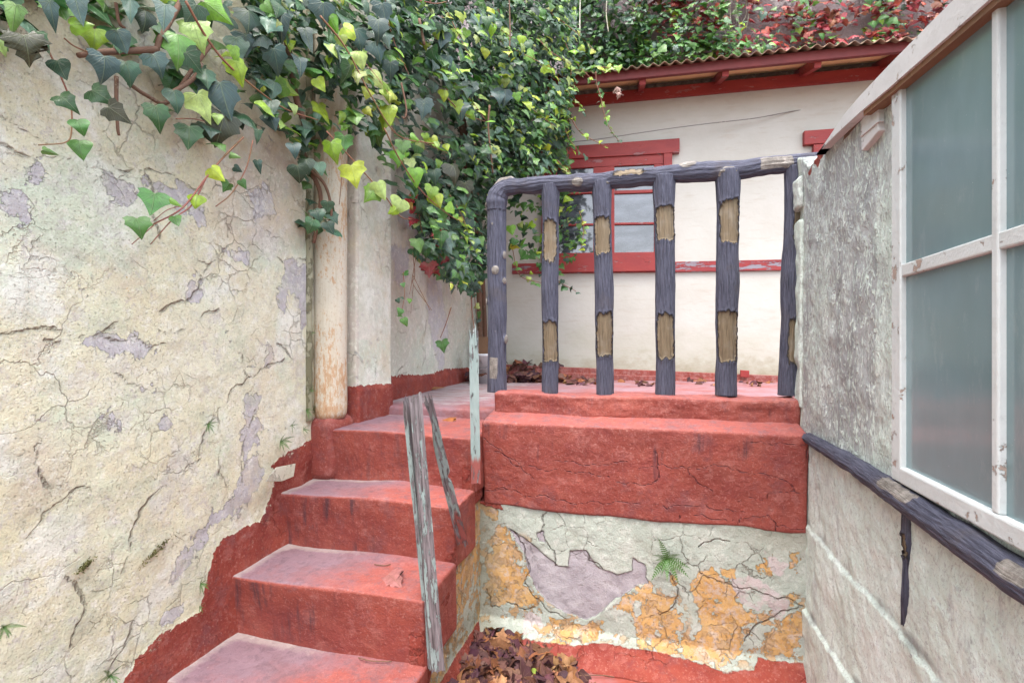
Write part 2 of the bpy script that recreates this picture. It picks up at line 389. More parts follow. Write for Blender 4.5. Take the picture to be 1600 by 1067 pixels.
        om = t.m_('MULTIPLY', om, t.mr(t.noise(17, 8, .7, off=27), .585, .60, 1, .0)); c = t.mix(om, c, oc)
        sp = t.m_('MULTIPLY', t.mr(t.noise(20, 8, .7, off=17), .535, .545), t.mr(t.attr('speck'), -.02, .02))
        c = t.mix(sp, c, t.mix(t.noise(8, off=3), (.42, .24, .09), (.40, .30, .20)))
        c = t.mix(t.m_('MULTIPLY', pm, t.mr(t.noise(14, 7, .7, off=19), .40, .50)), c, t.mix(t.noise(30, off=3), (.43, .34, .31), (.48, .45, .46)))
        lc = t.mix(t.mr(t.noise(9, 7, .7, off=1), .4, .6), (.275, .25, .27), (.36, .335, .35)); c = t.mix(lm, c, lc)
        h = t.m_('SUBTRACT', h, add(t, t.m_('MULTIPLY', om, .8), t.m_('MULTIPLY', lm, 1.8), t.m_('MULTIPLY', sp, .5)))
        fl = t.mr(t.noise(48, 8, .75, off=23), .60, .63); c = t.mix(t.m_('MULTIPLY', fl, .5), c, (.40, .38, .34))
        c = t.mix(t.mr(t.attr('grime'), -.02, .10, 0, .6), c, (.20, .19, .13))
        c = t.mix(t.mr(t.noise(45, 7, .8, off=21), .62, .74, 0, .6), c, (.22, .19, .14))
        cr = t.m_('ADD', t.attr('crack'), t.m_('MULTIPLY', t.m_('SUBTRACT', t.noise(60, 5, .7, off=6), .5), .005))
        c = t.mix(t.mr(cr, .0003, .0020, .6, 0), c, (.14, .10, .08)); h = t.m_('SUBTRACT', h, t.m_('MULTIPLY', t.mr(cr, 0, .004, 1, 0), 2.6))
        pit = t.mr(t.noise(160, 4, .7, off=89), .59, .66); c = t.mix(t.m_('MULTIPLY', pit, .5), c, (.16, .14, .10))
        cz = t.craze(11, .0022, .06, 12, .50, .58); c = t.mix(t.m_('MULTIPLY', cz, .55), c, (.16, .14, .11)); h = t.m_('SUBTRACT', h, t.m_('MULTIPLY', cz, 1.2))
        rm = t.mask('red', .010, 45, off=8); c = t.mix(rm, c, redlayer(t)); h = t.m_('ADD', h, t.m_('MULTIPLY', rm, .9))
    return t.out(c, .9, h, .0045, 1, .15)
def mat_red(name, worn=True, flow=True):
    t = NT(name); c = redlayer(t); nz = t.n('ShaderNodeSeparateXYZ'); g = t.n('ShaderNodeNewGeometry'); t.S(nz.inputs[0], g.outputs['Normal'])
    h = add(t, t.m_('MULTIPLY', t.noise(8, 5, .55), 3.), t.m_('MULTIPLY', t.noise(34, 7, .65), 1.5), t.m_('MULTIPLY', t.noise(150, 4, .6, v=t.vec((1, 1, 2.2))), .5))
    if worn:   # treads rubbed to a chalky lavender where the weather lies
        w = t.m_('MULTIPLY', t.mr(nz.outputs[2], .6, .9), 1.0)
        a = t.mr(t.m_('ADD', t.attr('wear'), t.m_('MULTIPLY', t.m_('SUBTRACT', t.noise(9, 8, .72, off=9), .5), .9)), .30, .75, 0, .85)
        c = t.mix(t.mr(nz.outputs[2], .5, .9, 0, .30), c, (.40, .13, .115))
        c = t.mix(t.m_('MULTIPLY', w, a), c, (.205, .145, .175)); c = t.mix(t.m_('MULTIPLY', w, t.mr(t.noise(24, 9, .82, off=101), .53, .56, 0, .5)), c, (.12, .075, .09)); c = t.mix(t.m_('MULTIPLY', w, t.mr(t.noise(6, 8, .8, off=103), .53, .62, 0, .5)), c, (.15, .085, .095))
        c = t.mix(t.m_('MULTIPLY', w, t.mr(t.m_('ADD', t.attr('dust'), t.m_('MULTIPLY', t.m_('SUBTRACT', t.noise(30, 6, .7, off=61), .5), 1.2)), .4, 1.0, 0, .65)), c, (.42, .36, .32))
        c = t.mix(t.m_('MULTIPLY', w, t.mr(t.noise(120, 3, .6, off=31), .70, .74, 0, .5)), c, (.50, .42, .40))
    pt = t.n('ShaderNodeNewGeometry').outputs['Pointiness']
    ew = t.m_('MULTIPLY', t.mr(pt, .515, .56), t.mr(t.noise(32, 8, .75, off=97), .47, .56)); c = t.mix(t.m_('MULTIPLY', ew, .6), c, (.36, .22, .20))
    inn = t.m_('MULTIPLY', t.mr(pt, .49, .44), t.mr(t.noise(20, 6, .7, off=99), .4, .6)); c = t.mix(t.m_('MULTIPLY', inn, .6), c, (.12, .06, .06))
    if flow:
        st = t.noise(1, 6, .65, v=t.vec((38, 38, 3.2)), off=3)
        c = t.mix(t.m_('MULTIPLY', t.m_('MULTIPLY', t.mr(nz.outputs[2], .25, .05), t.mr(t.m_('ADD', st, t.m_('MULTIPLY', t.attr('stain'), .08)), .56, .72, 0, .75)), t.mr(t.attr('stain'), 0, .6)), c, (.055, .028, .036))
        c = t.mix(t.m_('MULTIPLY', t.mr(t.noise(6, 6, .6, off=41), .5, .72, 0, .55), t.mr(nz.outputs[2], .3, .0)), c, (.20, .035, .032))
    cr = t.m_('ADD', t.attr('crack'), t.m_('MULTIPLY', t.m_('SUBTRACT', t.noise(60, 5, .7, off=6), .5), .004))
    has = t.mr(t.attr('hascrack'), 0, 1)
    k = t.m_('MULTIPLY', t.mr(cr, .0003, .0026, .7, 0), has); c = t.mix(k, c, (.10, .03, .045)); h = t.m_('SUBTRACT', h, t.m_('MULTIPLY', k, 2.2))
    return t.out(c, .62, h, .004, 1, .35)
def mat_rightwall(name):
    t = NT(name); z = t.z()
    v = t.vec((1, 1, .42)); w = t.noise(36, 2.5, .5, v=v, dist=1.2); w2 = t.noise(95, 6, .7, v=v, dist=.8, off=3); big = t.noise(3.2, 5, .6, v=t.vec((1, 1, .6)), off=8)
    worm = t.m_('ABSOLUTE', t.m_('SUBTRACT', w, .5))
    amt = t.attr('worm')           # strongest on the upper wall
    grey = t.mix(t.mr(t.noise(12, 7, .7, v=v), .35, .65), (.26, .27, .275), (.46, .48, .475))
    lo = t.mix(t.mr(t.noise(5, 8, .7, off=2), .4, .65), (.56, .65, .585), (.68, .74, .70))
    lo = t.mix(t.mr(t.noise(5, 8, .7, off=5), .56, .68, 0, .4), lo, (.50, .55, .52))
    thr = t.mr(t.m_('ADD', amt, t.m_('MULTIPLY', t.m_('SUBTRACT', big, .5), 1.3)), 0, 1, .66, .50)
    spots = t.mr(t.m_('SUBTRACT', w2, thr), -.01, .012)
    lines = t.mr(worm, .038, .060)     # pale wormy threads between the grey
    c = t.mix(t.m_('MULTIPLY', t.mr(amt, .2, .7), t.m_('MULTIPLY', lines, t.mr(big, .40, .52, .15, .95))), lo, grey)
    c = t.mix(t.m_('MULTIPLY', spots, t.mr(amt, 0, 1, .55, .9)), c, grey)
    c = t.mix(t.mr(t.attr('edge'), -.01, .02), c, t.mix(t.noise(20, off=4), (.44, .49, .42), (.55, .59, .52)))
    c = t.mix(t.mr(t.attr('grime'), 0, .05, 0, .7), c, (.12, .115, .115))
    c = t.mix(t.mr(t.m_('ADD', t.noise(60, 8, .8, off=23), t.m_('MULTIPLY', t.noise(4, 4, off=29), .35)), .80, .86, 0, .8), c, (.22, .21, .215))
    h = add(t, t.m_('MULTIPLY', t.noise(14, 8, .7), 1.6), t.m_('MULTIPLY', t.m_('MULTIPLY', lines, t.mr(amt, .2, .7)), -.8), t.m_('MULTIPLY', t.noise(120, 5, .7), 1.0))
    dn = t.noise(1, 8, .78, v=t.vec((26, 26, 9)), off=51); c = t.mix(t.mr(t.m_('ADD', dn, t.m_('MULTIPLY', t.noise(2.2, 4, off=53), .5)), .77, .87, 0, .5), c, (.33, .33, .34))
    c = t.mix(t.mr(t.noise(60, 8, .8, off=55), .555, .585, 0, .5), c, (.34, .34, .335)); c = t.mix(t.mr(t.noise(160, 4, .7, off=57), .58, .66, 0, .5), c, (.20, .19, .19))
    c = t.mix(t.mr(t.noise(5, 8, .75, off=59), .56, .66, 0, .4), c, (.42, .45, .43))
    rm = t.mask('red', .006, 60); c = t.mix(rm, c, redlayer(t))
    return t.out(c, .9, h, .004, 1, .15)
def mat_bark(name):
    t = NT(name); uvn = t.n('ShaderNodeUVMap', uv_map='UVMap').outputs[0]
    v = t.vec((210, 13, 1), uvn); gr = t.noise(1, 6, .6, v=v, dist=.5); gr2 = t.noise(1, 6, .65, v=t.vec((420, 30, 1), uvn), off=2)
    c = t.mix(t.mr(gr, .35, .65), (.044, .046, .070), (.105, .108, .152)); c = t.mix(t.mr(gr2, .55, .72, 0, .7), c, (.17, .172, .225))
    c = t.mix(t.mr(t.noise(9, 5, .6, off=3), .55, .7, 0, .5), c, (.10, .085, .085))
    c = t.mix(t.mr(gr2, .34, .42, .65, 0), c, (.022, .022, .032)); c = t.mix(t.mr(gr, .33, .40, .6, 0), c, (.018, .018, .026))
    bm_ = t.mr(t.attr('bare'), -.0006, .0006); wd = t.noise(1, 6, .65, v=t.vec((330, 16, 1), uvn), dist=.2)
    bc = t.mix(t.mr(wd, .3, .7), (.105, .078, .048), (.215, .165, .105)); bc = t.mix(t.mr(t.noise(20, 5, off=3), .5, .75, 0, .5), bc, (.24, .22, .19))
    bc = t.mix(t.mr(t.noise(1, 3, .5, v=t.vec((190, 6, 1), uvn), off=7), .62, .66, 0, .75), bc, (.05, .035, .02))
    c = t.mix(bm_, c, bc)
    c = t.mix(t.mr(t.m_('ABSOLUTE', t.attr('bare')), .0005, .0022, .8, 0), c, (.03, .025, .025))
    gm = t.mr(t.attr('grey'), -.001, .001); c = t.mix(gm, c, t.mix(t.mr(t.noise(40, 7, .7), .35, .65), (.13, .115, .10), (.33, .30, .27)))
    lm = t.mr(t.noise(70, 5, .75, off=13), .70, .72, 0, .8); c = t.mix(lm, c, (.42, .41, .38))
    hb = add(t, t.m_('MULTIPLY', gr, 3.2), t.m_('MULTIPLY', gr2, 2.2)); hw = t.m_('MULTIPLY', wd, 1.1)
    hmix = t.n('ShaderNodeMix', data_type='FLOAT'); t.S(hmix.inputs[0], bm_); t.S(hmix.inputs[2], hb); t.S(hmix.inputs[3], hw)
    return t.out(c, .7, hmix.outputs[0], .0026, 1, .3)
def mat_paint(name, col, col2=None, wear=(.5, .45, .4), wamt=.5, rough=.6, wscale=12, grain=(1, 1, 1), thr=.6, bump=.0015):
    t = NT(name); v = t.vec(grain); n = t.noise(wscale, 8, .7, v=v, off=1)
    c = t.mix(t.mr(t.noise(5, 5, .6, v=v), .35, .65), col, col2 or tuple(x*.85 for x in col)); wm = t.mr(n, thr, thr+.015)
    c = t.mix(t.m_('MULTIPLY', wm, wamt), c, wear); c = t.mix(t.mr(t.noise(60, 4, .7), .6, .8, 0, .3), c, tuple(x*.45 for x in col))
    return t.out(c, rough, t.m_('SUBTRACT', t.m_('MULTIPLY', t.noise(50, 6, .7, v=v), 1.5), wm), bump, 1, .35)
def mat_leaf(name, dry=False):
    t = NT(name); uv = t.n('ShaderNodeUVMap', uv_map='UVMap').outputs[0]; s = t.n('ShaderNodeSeparateXYZ'); t.S(s.inputs[0], uv)
    x = t.m_('ABSOLUTE', s.outputs[0]); y = s.outputs[1]; vm = t.mr(x, .006, .020, 1, 0)
    for a in (34, 72, 108):
        d = t.m_('ABSOLUTE', t.m_('SUBTRACT', t.m_('MULTIPLY', x, math.cos(rad(a))), t.m_('MULTIPLY', y, math.sin(rad(a)))))
        f = t.mr(t.m_('ADD', t.m_('MULTIPLY', x, math.sin(rad(a))), t.m_('MULTIPLY', y, math.cos(rad(a)))), 0, .5, .9, .15)
        vm = t.m_('MAXIMUM', vm, t.m_('MULTIPLY', t.mr(d, .005, .016, 1, 0), f))
    sec = t.m_('PINGPONG', t.m_('SUBTRACT', t.m_('MULTIPLY', y, 9), t.m_('MULTIPLY', x, 9)), .5)
    vm = t.m_('MAXIMUM', vm, t.m_('MULTIPLY', t.mr(sec, .03, .09, 1, 0), .28))
    lc = t.acol('lc'); n = t.noise(55, 5, .7, off=2)
    c = t.mix(t.mr(n, .35, .7), lc, t.mix(.55, lc, (.02, .03, .02) if not dry else (.05, .02, .012)), 'MIX')
    hsv = t.n('ShaderNodeMixRGB'); vc = t.mix(.42, lc, (.42, .50, .30) if not dry else (.40, .24, .12)); c = t.mix(t.m_('MULTIPLY', vm, .62), c, vc)
    t.out(c, .36 if not dry else .65, t.m_('ADD', t.m_('MULTIPLY', vm, -1.0), t.m_('MULTIPLY', t.noise(35, 3), .9)), .0016, 1, .5 if not dry else .25)
    tr = t.n('ShaderNodeBsdfTranslucent'); t.S(tr.inputs[0], t.mix(.35, c, lc)); mx = t.n('ShaderNodeMixShader'); mx.inputs[0].default_value = .22
    o = t.t.nodes['Material Output']; t.S(mx.inputs[1], t.b.outputs[0]); t.S(mx.inputs[2], tr.outputs[0]); t.S(o.inputs[0], mx.outputs[0]); return t.m
def mat_glass_old(name):   # obscured pane, whitewashed from inside, still glossy
    t = NT(name); z = t.z(); st = t.noise(1, 6, .65, v=t.vec((3, 3, 1.1))); c = t.mix(t.mr(st, .35, .7), (.15, .225, .245), (.21, .30, .32))
    c = t.mix(t.mr(t.noise(2.5, 4), .4, .7, 0, .6), c, (.12, .175, .18)); c = t.mix(t.mr(t.noise(240, 3, .6), .72, .75, 0, .6), c, (.5, .55, .55))
    c = t.mix(t.mr(t.noise(1, 8, .75, v=t.vec((14, 14, 5)), off=5), .56, .74, 0, .28), c, (.38, .42, .42))
    return t.out(c, t.mr(t.noise(30, 5), .3, .7, .10, .22), t.noise(6, 2), .0006, .4, .75)
M = {}
M['left'] = mat_plaster('peeling_cream_plaster', ((.63, .60, .41), (.66, .645, .49), (.58, .62, .46)), 'left')
M['rear'] = mat_plaster('peeling_pale_plaster', ((.60, .59, .50), (.54, .58, .49), (.65, .64, .57)), 'rear')
M['lower'] = mat_plaster('peeling_mint_plaster', ((.34, .38, .33), (.38, .42, .37), (.44, .455, .41)), 'lower')
M['red'] = mat_red('red_masonry_paint')
M['rwall'] = mat_rightwall('lichened_mint_render')
M['bark'] = mat_bark('cast_bark_paint')
M['redwood'] = mat_paint('red_gloss_timber', (.27, .035, .030), (.22, .026, .026), (.28, .24, .24), .35, .5, 9, (1, 1, 3))
M['darkred'] = mat_paint('shaded_maroon_timber', (.17, .030, .028), (.12, .022, .022), (.30, .24, .22), .3, .6, 9, (1, 1, 3), .66)  # red timber in a darker tone, eave shade put into the colour
M['redband'] = mat_paint('flaking_red_timber', (.26, .035, .035), (.20, .025, .03), (.22, .21, .24), .95, .6, 7, (1, 1, 5), .52)
M['white'] = mat_paint('chalky_white_timber', (.57, .605, .60), (.49, .515, .51), (.30, .20, .15), .8, .7, 20, (1, 1, 1), .60)
M['whiteb'] = mat_paint('weathered_white_board', (.58, .58, .57), (.50, .50, .49), (.30, .24, .19), .7, .75, 14, (1, 1, 1), .60)
M['glass_old'] = mat_glass_old('clouded_window_glass')
t = NT('reflective_window_glass'); M['glass'] = t.out(t.mix(t.mr(t.noise(4, 6, .65, v=t.vec((1, 1, 2.5))), .38, .66), (.015, .017, .022), (.09, .10, .12)), .09, t.noise(2, 1), .002, .25, 1.0, Coat_Weight=1.0, Coat_Roughness=.03)  # mottled base colour paints cloud reflections and dust into the panes
def mat_house():
    t = NT('cream_house_paint'); z = t.z()
    c = t.mix(t.mr(t.noise(3, 6, .6), .35, .65), (.43, .42, .375), (.465, .46, .42))
    low = t.m_('ADD', z[2], t.m_('MULTIPLY', t.m_('SUBTRACT', t.noise(3.5, 8, .7, v=t.vec((1, 1, 1.6))), .5), .8))
    c = t.mix(t.mr(low, .92, 1.42, .75, 0), c, (.36, .36, .275))
    c = t.mix(t.mr(low, .86, 1.10, .75, 0), c, (.235, .20, .13))
    c = t.mix(t.mr(t.noise(1, 6, .7, v=t.vec((6, 6, 40))), .54, .7, 0, .45), c, (.37, .32, .26))
    c = t.mix(t.mr(t.noise(30, 4, .7), .70, .76, 0, .4), c, (.4, .33, .24))
    return t.out(c, .8, t.noise(18, 6, .6), .003, 1, .2)
M['house'] = mat_house()
t = NT('painted_landing_concrete'); c = redlayer(t); c = t.mix(t.mr(t.noise(4, 8, .7), .38, .6, .25, .9), c, (.25, .165, .19))
c = t.mix(t.mr(t.m_('ADD', t.attr('dust'), t.m_('MULTIPLY', t.m_('SUBTRACT', t.noise(7, 9, .75, v=t.vec((1, 2.5, 1)), off=4), .5), 1.6)), .35, .6, 0, .8), c, (.36, .33, .33))
c = t.mix(t.mr(t.noise(40, 8, .8, off=8), .58, .7, 0, .6), c, (.16, .12, .12))
M['landing'] = t.out(c, .75, add(t, t.m_('MULTIPLY', t.noise(12, 6), 2), t.noise(60, 5)), .004, 1, .3)
t = NT('red_yard_concrete'); c = t.mix(t.mr(t.noise(3, 8, .7), .4, .6), RED, (.30, .15, .16)); c = t.mix(t.mr(t.noise(14, 8, .8, off=5), .55, .7, 0, .6), c, (.36, .30, .30))
M['yard'] = t.out(c, .8, t.noise(30, 6), .004, 1, .25)
t = NT('soil'); M['soil'] = t.out(t.mix(t.noise(3, 6), (.10, .08, .06), (.20, .17, .14)), .95, t.noise(20, 6), .01)
t = NT('rusty_pipe_paint'); c = t.mix(t.mr(t.noise(6, 5, .6), .4, .6), (.58, .53, .42), (.54, .51, .42))
z = t.z(); rs = t.noise(1, 9, .8, v=t.vec((70, 70, 22)), off=2); rm = t.m_('ADD', rs, t.mr(z[2], .90, 1.15, .045, 0))
rm = t.m_('ADD', rm, t.m_('MULTIPLY', t.m_('SUBTRACT', t.noise(3, 3, off=6), .5), .45))
c = t.mix(t.mr(rm, .525, .585, 0, .75), c, (.46, .25, .11)); c = t.mix(t.mr(rm, .66, .70, 0, .8), c, (.27, .09, .035))
c = t.mix(t.mr(t.noise(1, 7, .75, v=t.vec((30, 30, 1.6)), off=9), .50, .62, 0, .5), c, (.40, .32, .20)); c = t.mix(t.mr(t.noise(90, 6, .8, off=4), .56, .62, 0, .5), c, (.32, .22, .13))
M['pipe'] = t.out(c, .75, t.m_('ADD', t.noise(20, 6), t.m_('MULTIPLY', rs, -1)), .002, 1, .3)
M['cement'] = mat_paint('pale_cement', (.50, .48, .36), (.56, .55, .47), (.30, .27, .20), .6, .9, 14, (1, 1, .6), .56, .004)
M['joint'] = mat_paint('mossy_mortar', (.36, .35, .25), (.24, .23, .15), (.12, .11, .06), .7, .95, 22, (1, 1, .5), .50, .004)
M['corr'] = mat_paint('brown_roof_sheet', (.22, .135, .085), (.15, .10, .07), (.38, .32, .26), .6, .85, 14, (1, 1, 1), .58)
M['soffit'] = mat_paint('ochre_soffit_board', (.78, .55, .27), (.70, .48, .24), (.3, .2, .1), .4, .7)
M['stone'] = mat_paint('mauve_rubble_wall', (.30, .25, .26), (.20, .15, .155), (.42, .38, .38), .7, .95, 6, (1, 1, 1), .52, .02)
M['stem'] = mat_paint('ivy_stem_bark', (.17, .085, .055), (.12, .07, .045), (.30, .24, .18), .6, .8, 60)
M['stemgreen'] = mat_paint('young_ivy_stem', (.22, .07, .055), (.20, .12, .05), (.25, .25, .10), .5, .6, 60)
M['cable'] = mat_paint('grey_cable', (.20, .19, .18)); M['bucket'] = mat_paint('white_plastic', (.70, .71, .73), (.66, .67, .69), (.4, .38, .36), .4, .4)
M['ink'] = mat_paint('grey_print', (.22, .22, .24)); M['leaf'] = mat_leaf('ivy_leaf'); M['dry'] = mat_leaf('dry_leaf', True)
t = NT('fern_frond'); M['fern'] = t.out(t.mix(t.noise(40, 3), (.03, .11, .025), (.10, .22, .04)), .5, None, spec=.4)
M['moss'] = mat_paint('moss', (.10, .10, .03), (.16, .15, .06), (.05, .05, .02), .5, .95, 60)
t = NT('peeling_teal_timber'); uvn = t.n('ShaderNodeUVMap', uv_map='UVMap').outputs[0]
g = t.noise(1, 7, .65, v=t.vec((150, 7, 1), uvn)); pm = t.noise(1, 8, .7, v=t.vec((75, 14, 1), uvn), off=4)
wood = t.mix(t.mr(g, .35, .65), (.055, .045, .045), (.27, .24, .25)); pc = t.mix(t.noise(12, 5), (.18, .245, .235), (.34, .40, .385))
pth = t.m_('ADD', pm, t.attr('paint')); pmk = t.mr(pth, .50, .515)
c = t.mix(pmk, wood, pc); c = t.mix(t.mr(t.attr('redfoot'), 0, .02, 0, .9), c, t.mix(pmk, c, (.25, .05, .04)))
M['teal'] = t.out(c, .8, t.m_('ADD', t.m_('MULTIPLY', g, 2), t.m_('MULTIPLY', pmk, 1.2)), .003, 1, .25)

# ================================================================== ground and floors
def flat(name, x0, x1, y0, y1, z, mat, lab=None):
    o = obj(name, [(x0, y0, z), (x1, y0, z), (x1, y1, z), (x0, y1, z)], [(0, 1, 2, 3)], mat, smooth=False); return tag(o, kind='structure')
flat('ground', -300, 300, -300, 300, -.02, M['soil'])
P_, F_ = roundbox((-.70, -1.2, -.10), (.62, 2.0, 0), .01, .03, .004, 4, 3, faces='XxYyZ')
tag(weldobj('yard_floor', P_, F_, M['yard']), kind='structure')
P_, F_ = roundbox((-1.75, 2.25, .3), (3.6, 5.3, .88), .02, .03, .004, 3, 5, faces='xXyYZ')
P_[:, 2] -= .012*sstep(P_[:, 0], .3, 2.2)
dd = sstep(-P_[:, 0], .55, 1.1)*sstep(P_[:, 1], 2.2, 2.5)
tag(weldobj('landing_floor', P_, F_, M['landing'], attrs={'dust': dd*.55}), kind='structure')
# ================================================================== left wall
def UV(pl, s): return [pl.polyuv(p) for p in s]
lilL = UV(LW, [[(437,447),(447,408),(480,410),(486,447),(482,498),(472,510),(464,474),(453,459),(445,490),(435,478)],
 [(163,530),(205,524),(232,541),(220,551),(189,553),(169,559)], [(289,437),(311,435),(311,474),(299,474),(289,459)],
 [(378,616),(394,612),(407,624),(401,648),(411,671),(394,703),(382,718),(376,695),(386,663),(384,636)],
 [(417,537),(429,535),(429,553),(421,577),(415,569)], [(252,655),(268,652),(268,671),(256,683),(244,675)],
 [(161,652),(181,648),(185,667),(165,675)], [(157,277),(195,285),(214,307),(210,330),(187,319),(169,292)],
 [(236,285),(285,289),(311,307),(319,337),(311,360),(296,337),(277,322),(240,300)], [(15,311),(28,305),(41,322),(49,341),(34,345),(15,330)],
 [(52,262),(67,259),(69,285),(52,289)], [(400,712),(408,755),(376,800),(328,824),(300,880),(268,915),(276,864),(320,820),(368,768),(384,720)],
 [(292,936),(288,956),(252,976),(256,960)], [(170,402),(182,398),(186,420),(176,425)], [(240,604),(262,610),(256,622),(242,616)], [(390,300),(420,292),(430,330),(400,340)],
 [(120,528),(150,524),(158,532),(132,538)],[(352,392),(392,396),(388,412),(360,408)]])
tanL = UV(LW, [[(337,244),(412,225),(457,232),(475,300),(470,375),(394,400),(340,370),(332,300)], [(0,700),(70,690),(100,760),(30,800)], [(560,60),(600,60),(600,240),(560,200)]])
ochL = UV(LW, [[(90,270),(210,270),(210,330),(90,330)], [(150,390),(220,390),(225,470),(170,470)], [(30,380),(70,380),(70,410),(30,410)]])
mintL = UV(LW, [[(0,250),(230,250),(260,330),(210,420),(120,430),(0,470)], [(380,300),(486,380),(486,420),(380,400)], [(0,720),(50,740),(60,780),(0,800)]])
redL = UV(LW, [[(150,1180),(192,1067),(212,1032),(240,1000),(276,976),(312,952),(318,928),(330,880),(336,856),(352,840),(384,824),(408,812),(420,788),(426,762),(432,742),(424,730),(432,718),(452,706),(482,690),(500,684),(500,1250),(150,1250)]])
crk = UV(LW, [[(0,522),(24,518),(43,516),(71,512),(98,516),(118,528),(138,522),(157,520),(173,510),(193,502),(213,498)],
 [(69,531),(91,537),(118,530),(165,528),(205,526),(232,545),(256,537),(283,541)], [(232,502),(252,518),(275,520),(299,516),(319,490),(342,483)],
 [(299,380),(311,408),(327,415),(346,396),(356,380)], [(327,415),(315,431),(303,459),(275,474),(252,486)], [(486,549),(456,561),(433,537)],
 [(445,561),(417,573),(388,589),(362,608),(358,624),(340,640),(327,663),(315,691),(312,718),(292,728),(276,752),(240,772),(204,832),(188,896)],
 [(366,543),(380,553),(384,585),(388,589)], [(161,571),(185,585),(220,604)], [(0,180),(22,193),(49,210),(75,225)], [(0,225),(26,238),(49,247),(94,245),(116,247)],
 [(142,232),(169,251),(195,270),(225,266),(259,270),(285,285),(307,296),(337,319),(352,337),(358,375)], [(281,352),(296,375),(305,397)],
 [(304,828),(276,848),(240,864)], [(264,898),(232,930),(208,972),(184,1024),(170,1060)], [(0,860),(40,842),(70,800),(110,770),(150,760)], [(70,690),(30,712),(0,730)],
 [(395,396),(430,400),(455,412),(486,408)], [(340,640),(352,690),(340,740),(360,790)], [(400,640),(380,700),(376,760)], [(30,600),(60,640),(55,700),(75,760)], [(100,900),(130,960),(110,1010)],[(225,266),(240,300),(236,330),(250,372)]])
def left_at(Q):
    red = sdmany(Q, redL, .15)
    g = np.maximum(0, .30*sstep(Q[:, 1], 1.6, 2.3) + .20*sstep(Q[:, 0], 1.72, 1.80)*sstep(Q[:, 1], .9, 1.3)) - .24 + .12*vn(np.c_[Q, Q[:, :1]*0], 3)
    return dict(lilac=sdmany(Q, lilL, .05), tan=sdmany(Q, tanL), ochre=sdmany(Q, ochL), mint=sdmany(Q, mintL, .10), red=red, crack=cracks(Q, crk), grime=g)
def left_disp(Q):
    P3 = np.c_[np.zeros(len(Q)), Q]; red = sdmany(Q, redL, .30)
    return .0045*fbm(P3, 2.5, 3, 4) + .0020*fbm(P3, 14, 4, 9) + .003*sstep(red, -.004, .012) + .032*sstep(red, .0, .26)
wallL = thing('garden_wall', (-1.45, .8, 0), 'cracked cream plaster garden wall on the left, painted red along the stairs and overgrown with ivy', 'wall')
wallgrid('wall_face', LW, -.7, 1.99, 0, 3.05, .0062, M['left'], wallL, left_disp, left_at, thick=.30)
def rear_at(Q):
    n = vn(np.c_[Q, Q[:, :1]*0], 2.5, 7)
    top = .88+.115+.02*n
    return dict(lilac=sdmany(Q, UV(RL, [[(672,430),(690,440),(700,520),(690,590),(676,540),(668,480)], [(612,380),(640,390),(640,430),(620,450)], [(650,330),(670,350),(668,420),(650,400)],[(620,300),(650,310),(655,360),(625,350)]]), .05),
        tan=.04*n, ochre=np.full(len(Q), -.1), mint=np.where(Q[:, 1] < 1.3, .03, -.02), red=np.clip(top-Q[:, 1], -.12, .12), crack=cracks(Q, UV(RL, [[(640,568),(612,590)], [(612,590),(660,572),(700,560),(730,500)], [(668,470),(664,520),(674,600)]])), grime=-.2+.30*sstep(Q[:, 0], 1.6, 2.4)+.18*sstep(Q[:, 1], 1.7, 2.3))
def rear_disp(Q):
    P3 = np.c_[np.zeros(len(Q)), Q]; return .008*fbm(P3, 2.5, 3, 14)+.003*fbm(P3, 14, 4, 19)+.02*sstep(.985-Q[:, 1], -.01, .02)
wallgrid('recessed_wall_face', RL, -.02, 2.55, .80, 3.05, .012, M['rear'], wallL, rear_disp, rear_at, thick=.2)
# pilaster
P_, F_ = roundbox((-1.50, 1.985, .70), (-1.268, 2.295, 3.05), .012, .012, .003, 5, 8, faces='xXyYZ')
rng = np.c_[P_[:, 0], P_[:, 1], P_[:, 2]]; k = len(P_)
P_[:, 0] += np.where(P_[:, 2] < .985+.01*vn(P_, 9), .012, 0)
top = np.where(P_[:, 1] < 2.0, .99, .99) + .008*vn(P_, 12)
weldobj('pilaster', P_, F_, M['rear'], wallL, attrs=dict(lilac=np.full(k, -.1), tan=np.where(P_[:, 1] < 2.0, .05, -.1), ochre=np.full(k, -.1), mint=np.where(P_[:, 2] > 1.2, -.1, .0), red=np.clip(top-P_[:, 2], -.12, .12), crack=np.full(k, .05), grime=-.25+.15*sstep(P_[:, 2], 1.7, 2.3)))  # front face tinted tan, its shaded side painted into the colour
# mortar fillet beside the pipe and the loose flake of paint
o = tube('mortar_fillet', [(-1.385, 1.815, z) for z in np.linspace(.86, 3.0, 14)], 0.016, M['joint'], wallL, nseg=10, step=.02, disp=lambda p, a, g, r: .004*fbm(p, 14, 3, 2))
pf = [LW.P(x, y, .05) for x, y in ((415,752),(432,730),(462,724),(459,744),(440,752))]
o = slab('paint_flake', pf, (1, -.15, .1), .004, M['cement'], wallL, .001)
# ================================================================== drainpipe
px0 = np.array(at(516, 650, 2.20)); pxy = px0[:2]
pipe = thing('drainpipe', (pxy[0], pxy[1], .62), 'rust streaked cream drainpipe standing on a red painted plinth between the wall and pilaster', 'drainpipe')
tube('pipe', [(pxy[0], pxy[1], z) for z in (.865, .88, .90, 3.05)], [.060, .068, .070, .070], M['pipe'], pipe, nseg=40, step=.02, disp=lambda p, a, g, r: .0012*fbm(p, 8, 3, 2))
P_, F_ = roundbox((pxy[0]-.105, pxy[1]-.075, .60), (pxy[0]+.068, pxy[1]+.1, .873), .045, .01, .004, 8, 4, faces='xXyYZ')
weldobj('plinth', P_, F_, M['red'], pipe, attrs=dict(stain=np.full(len(P_), .25)))
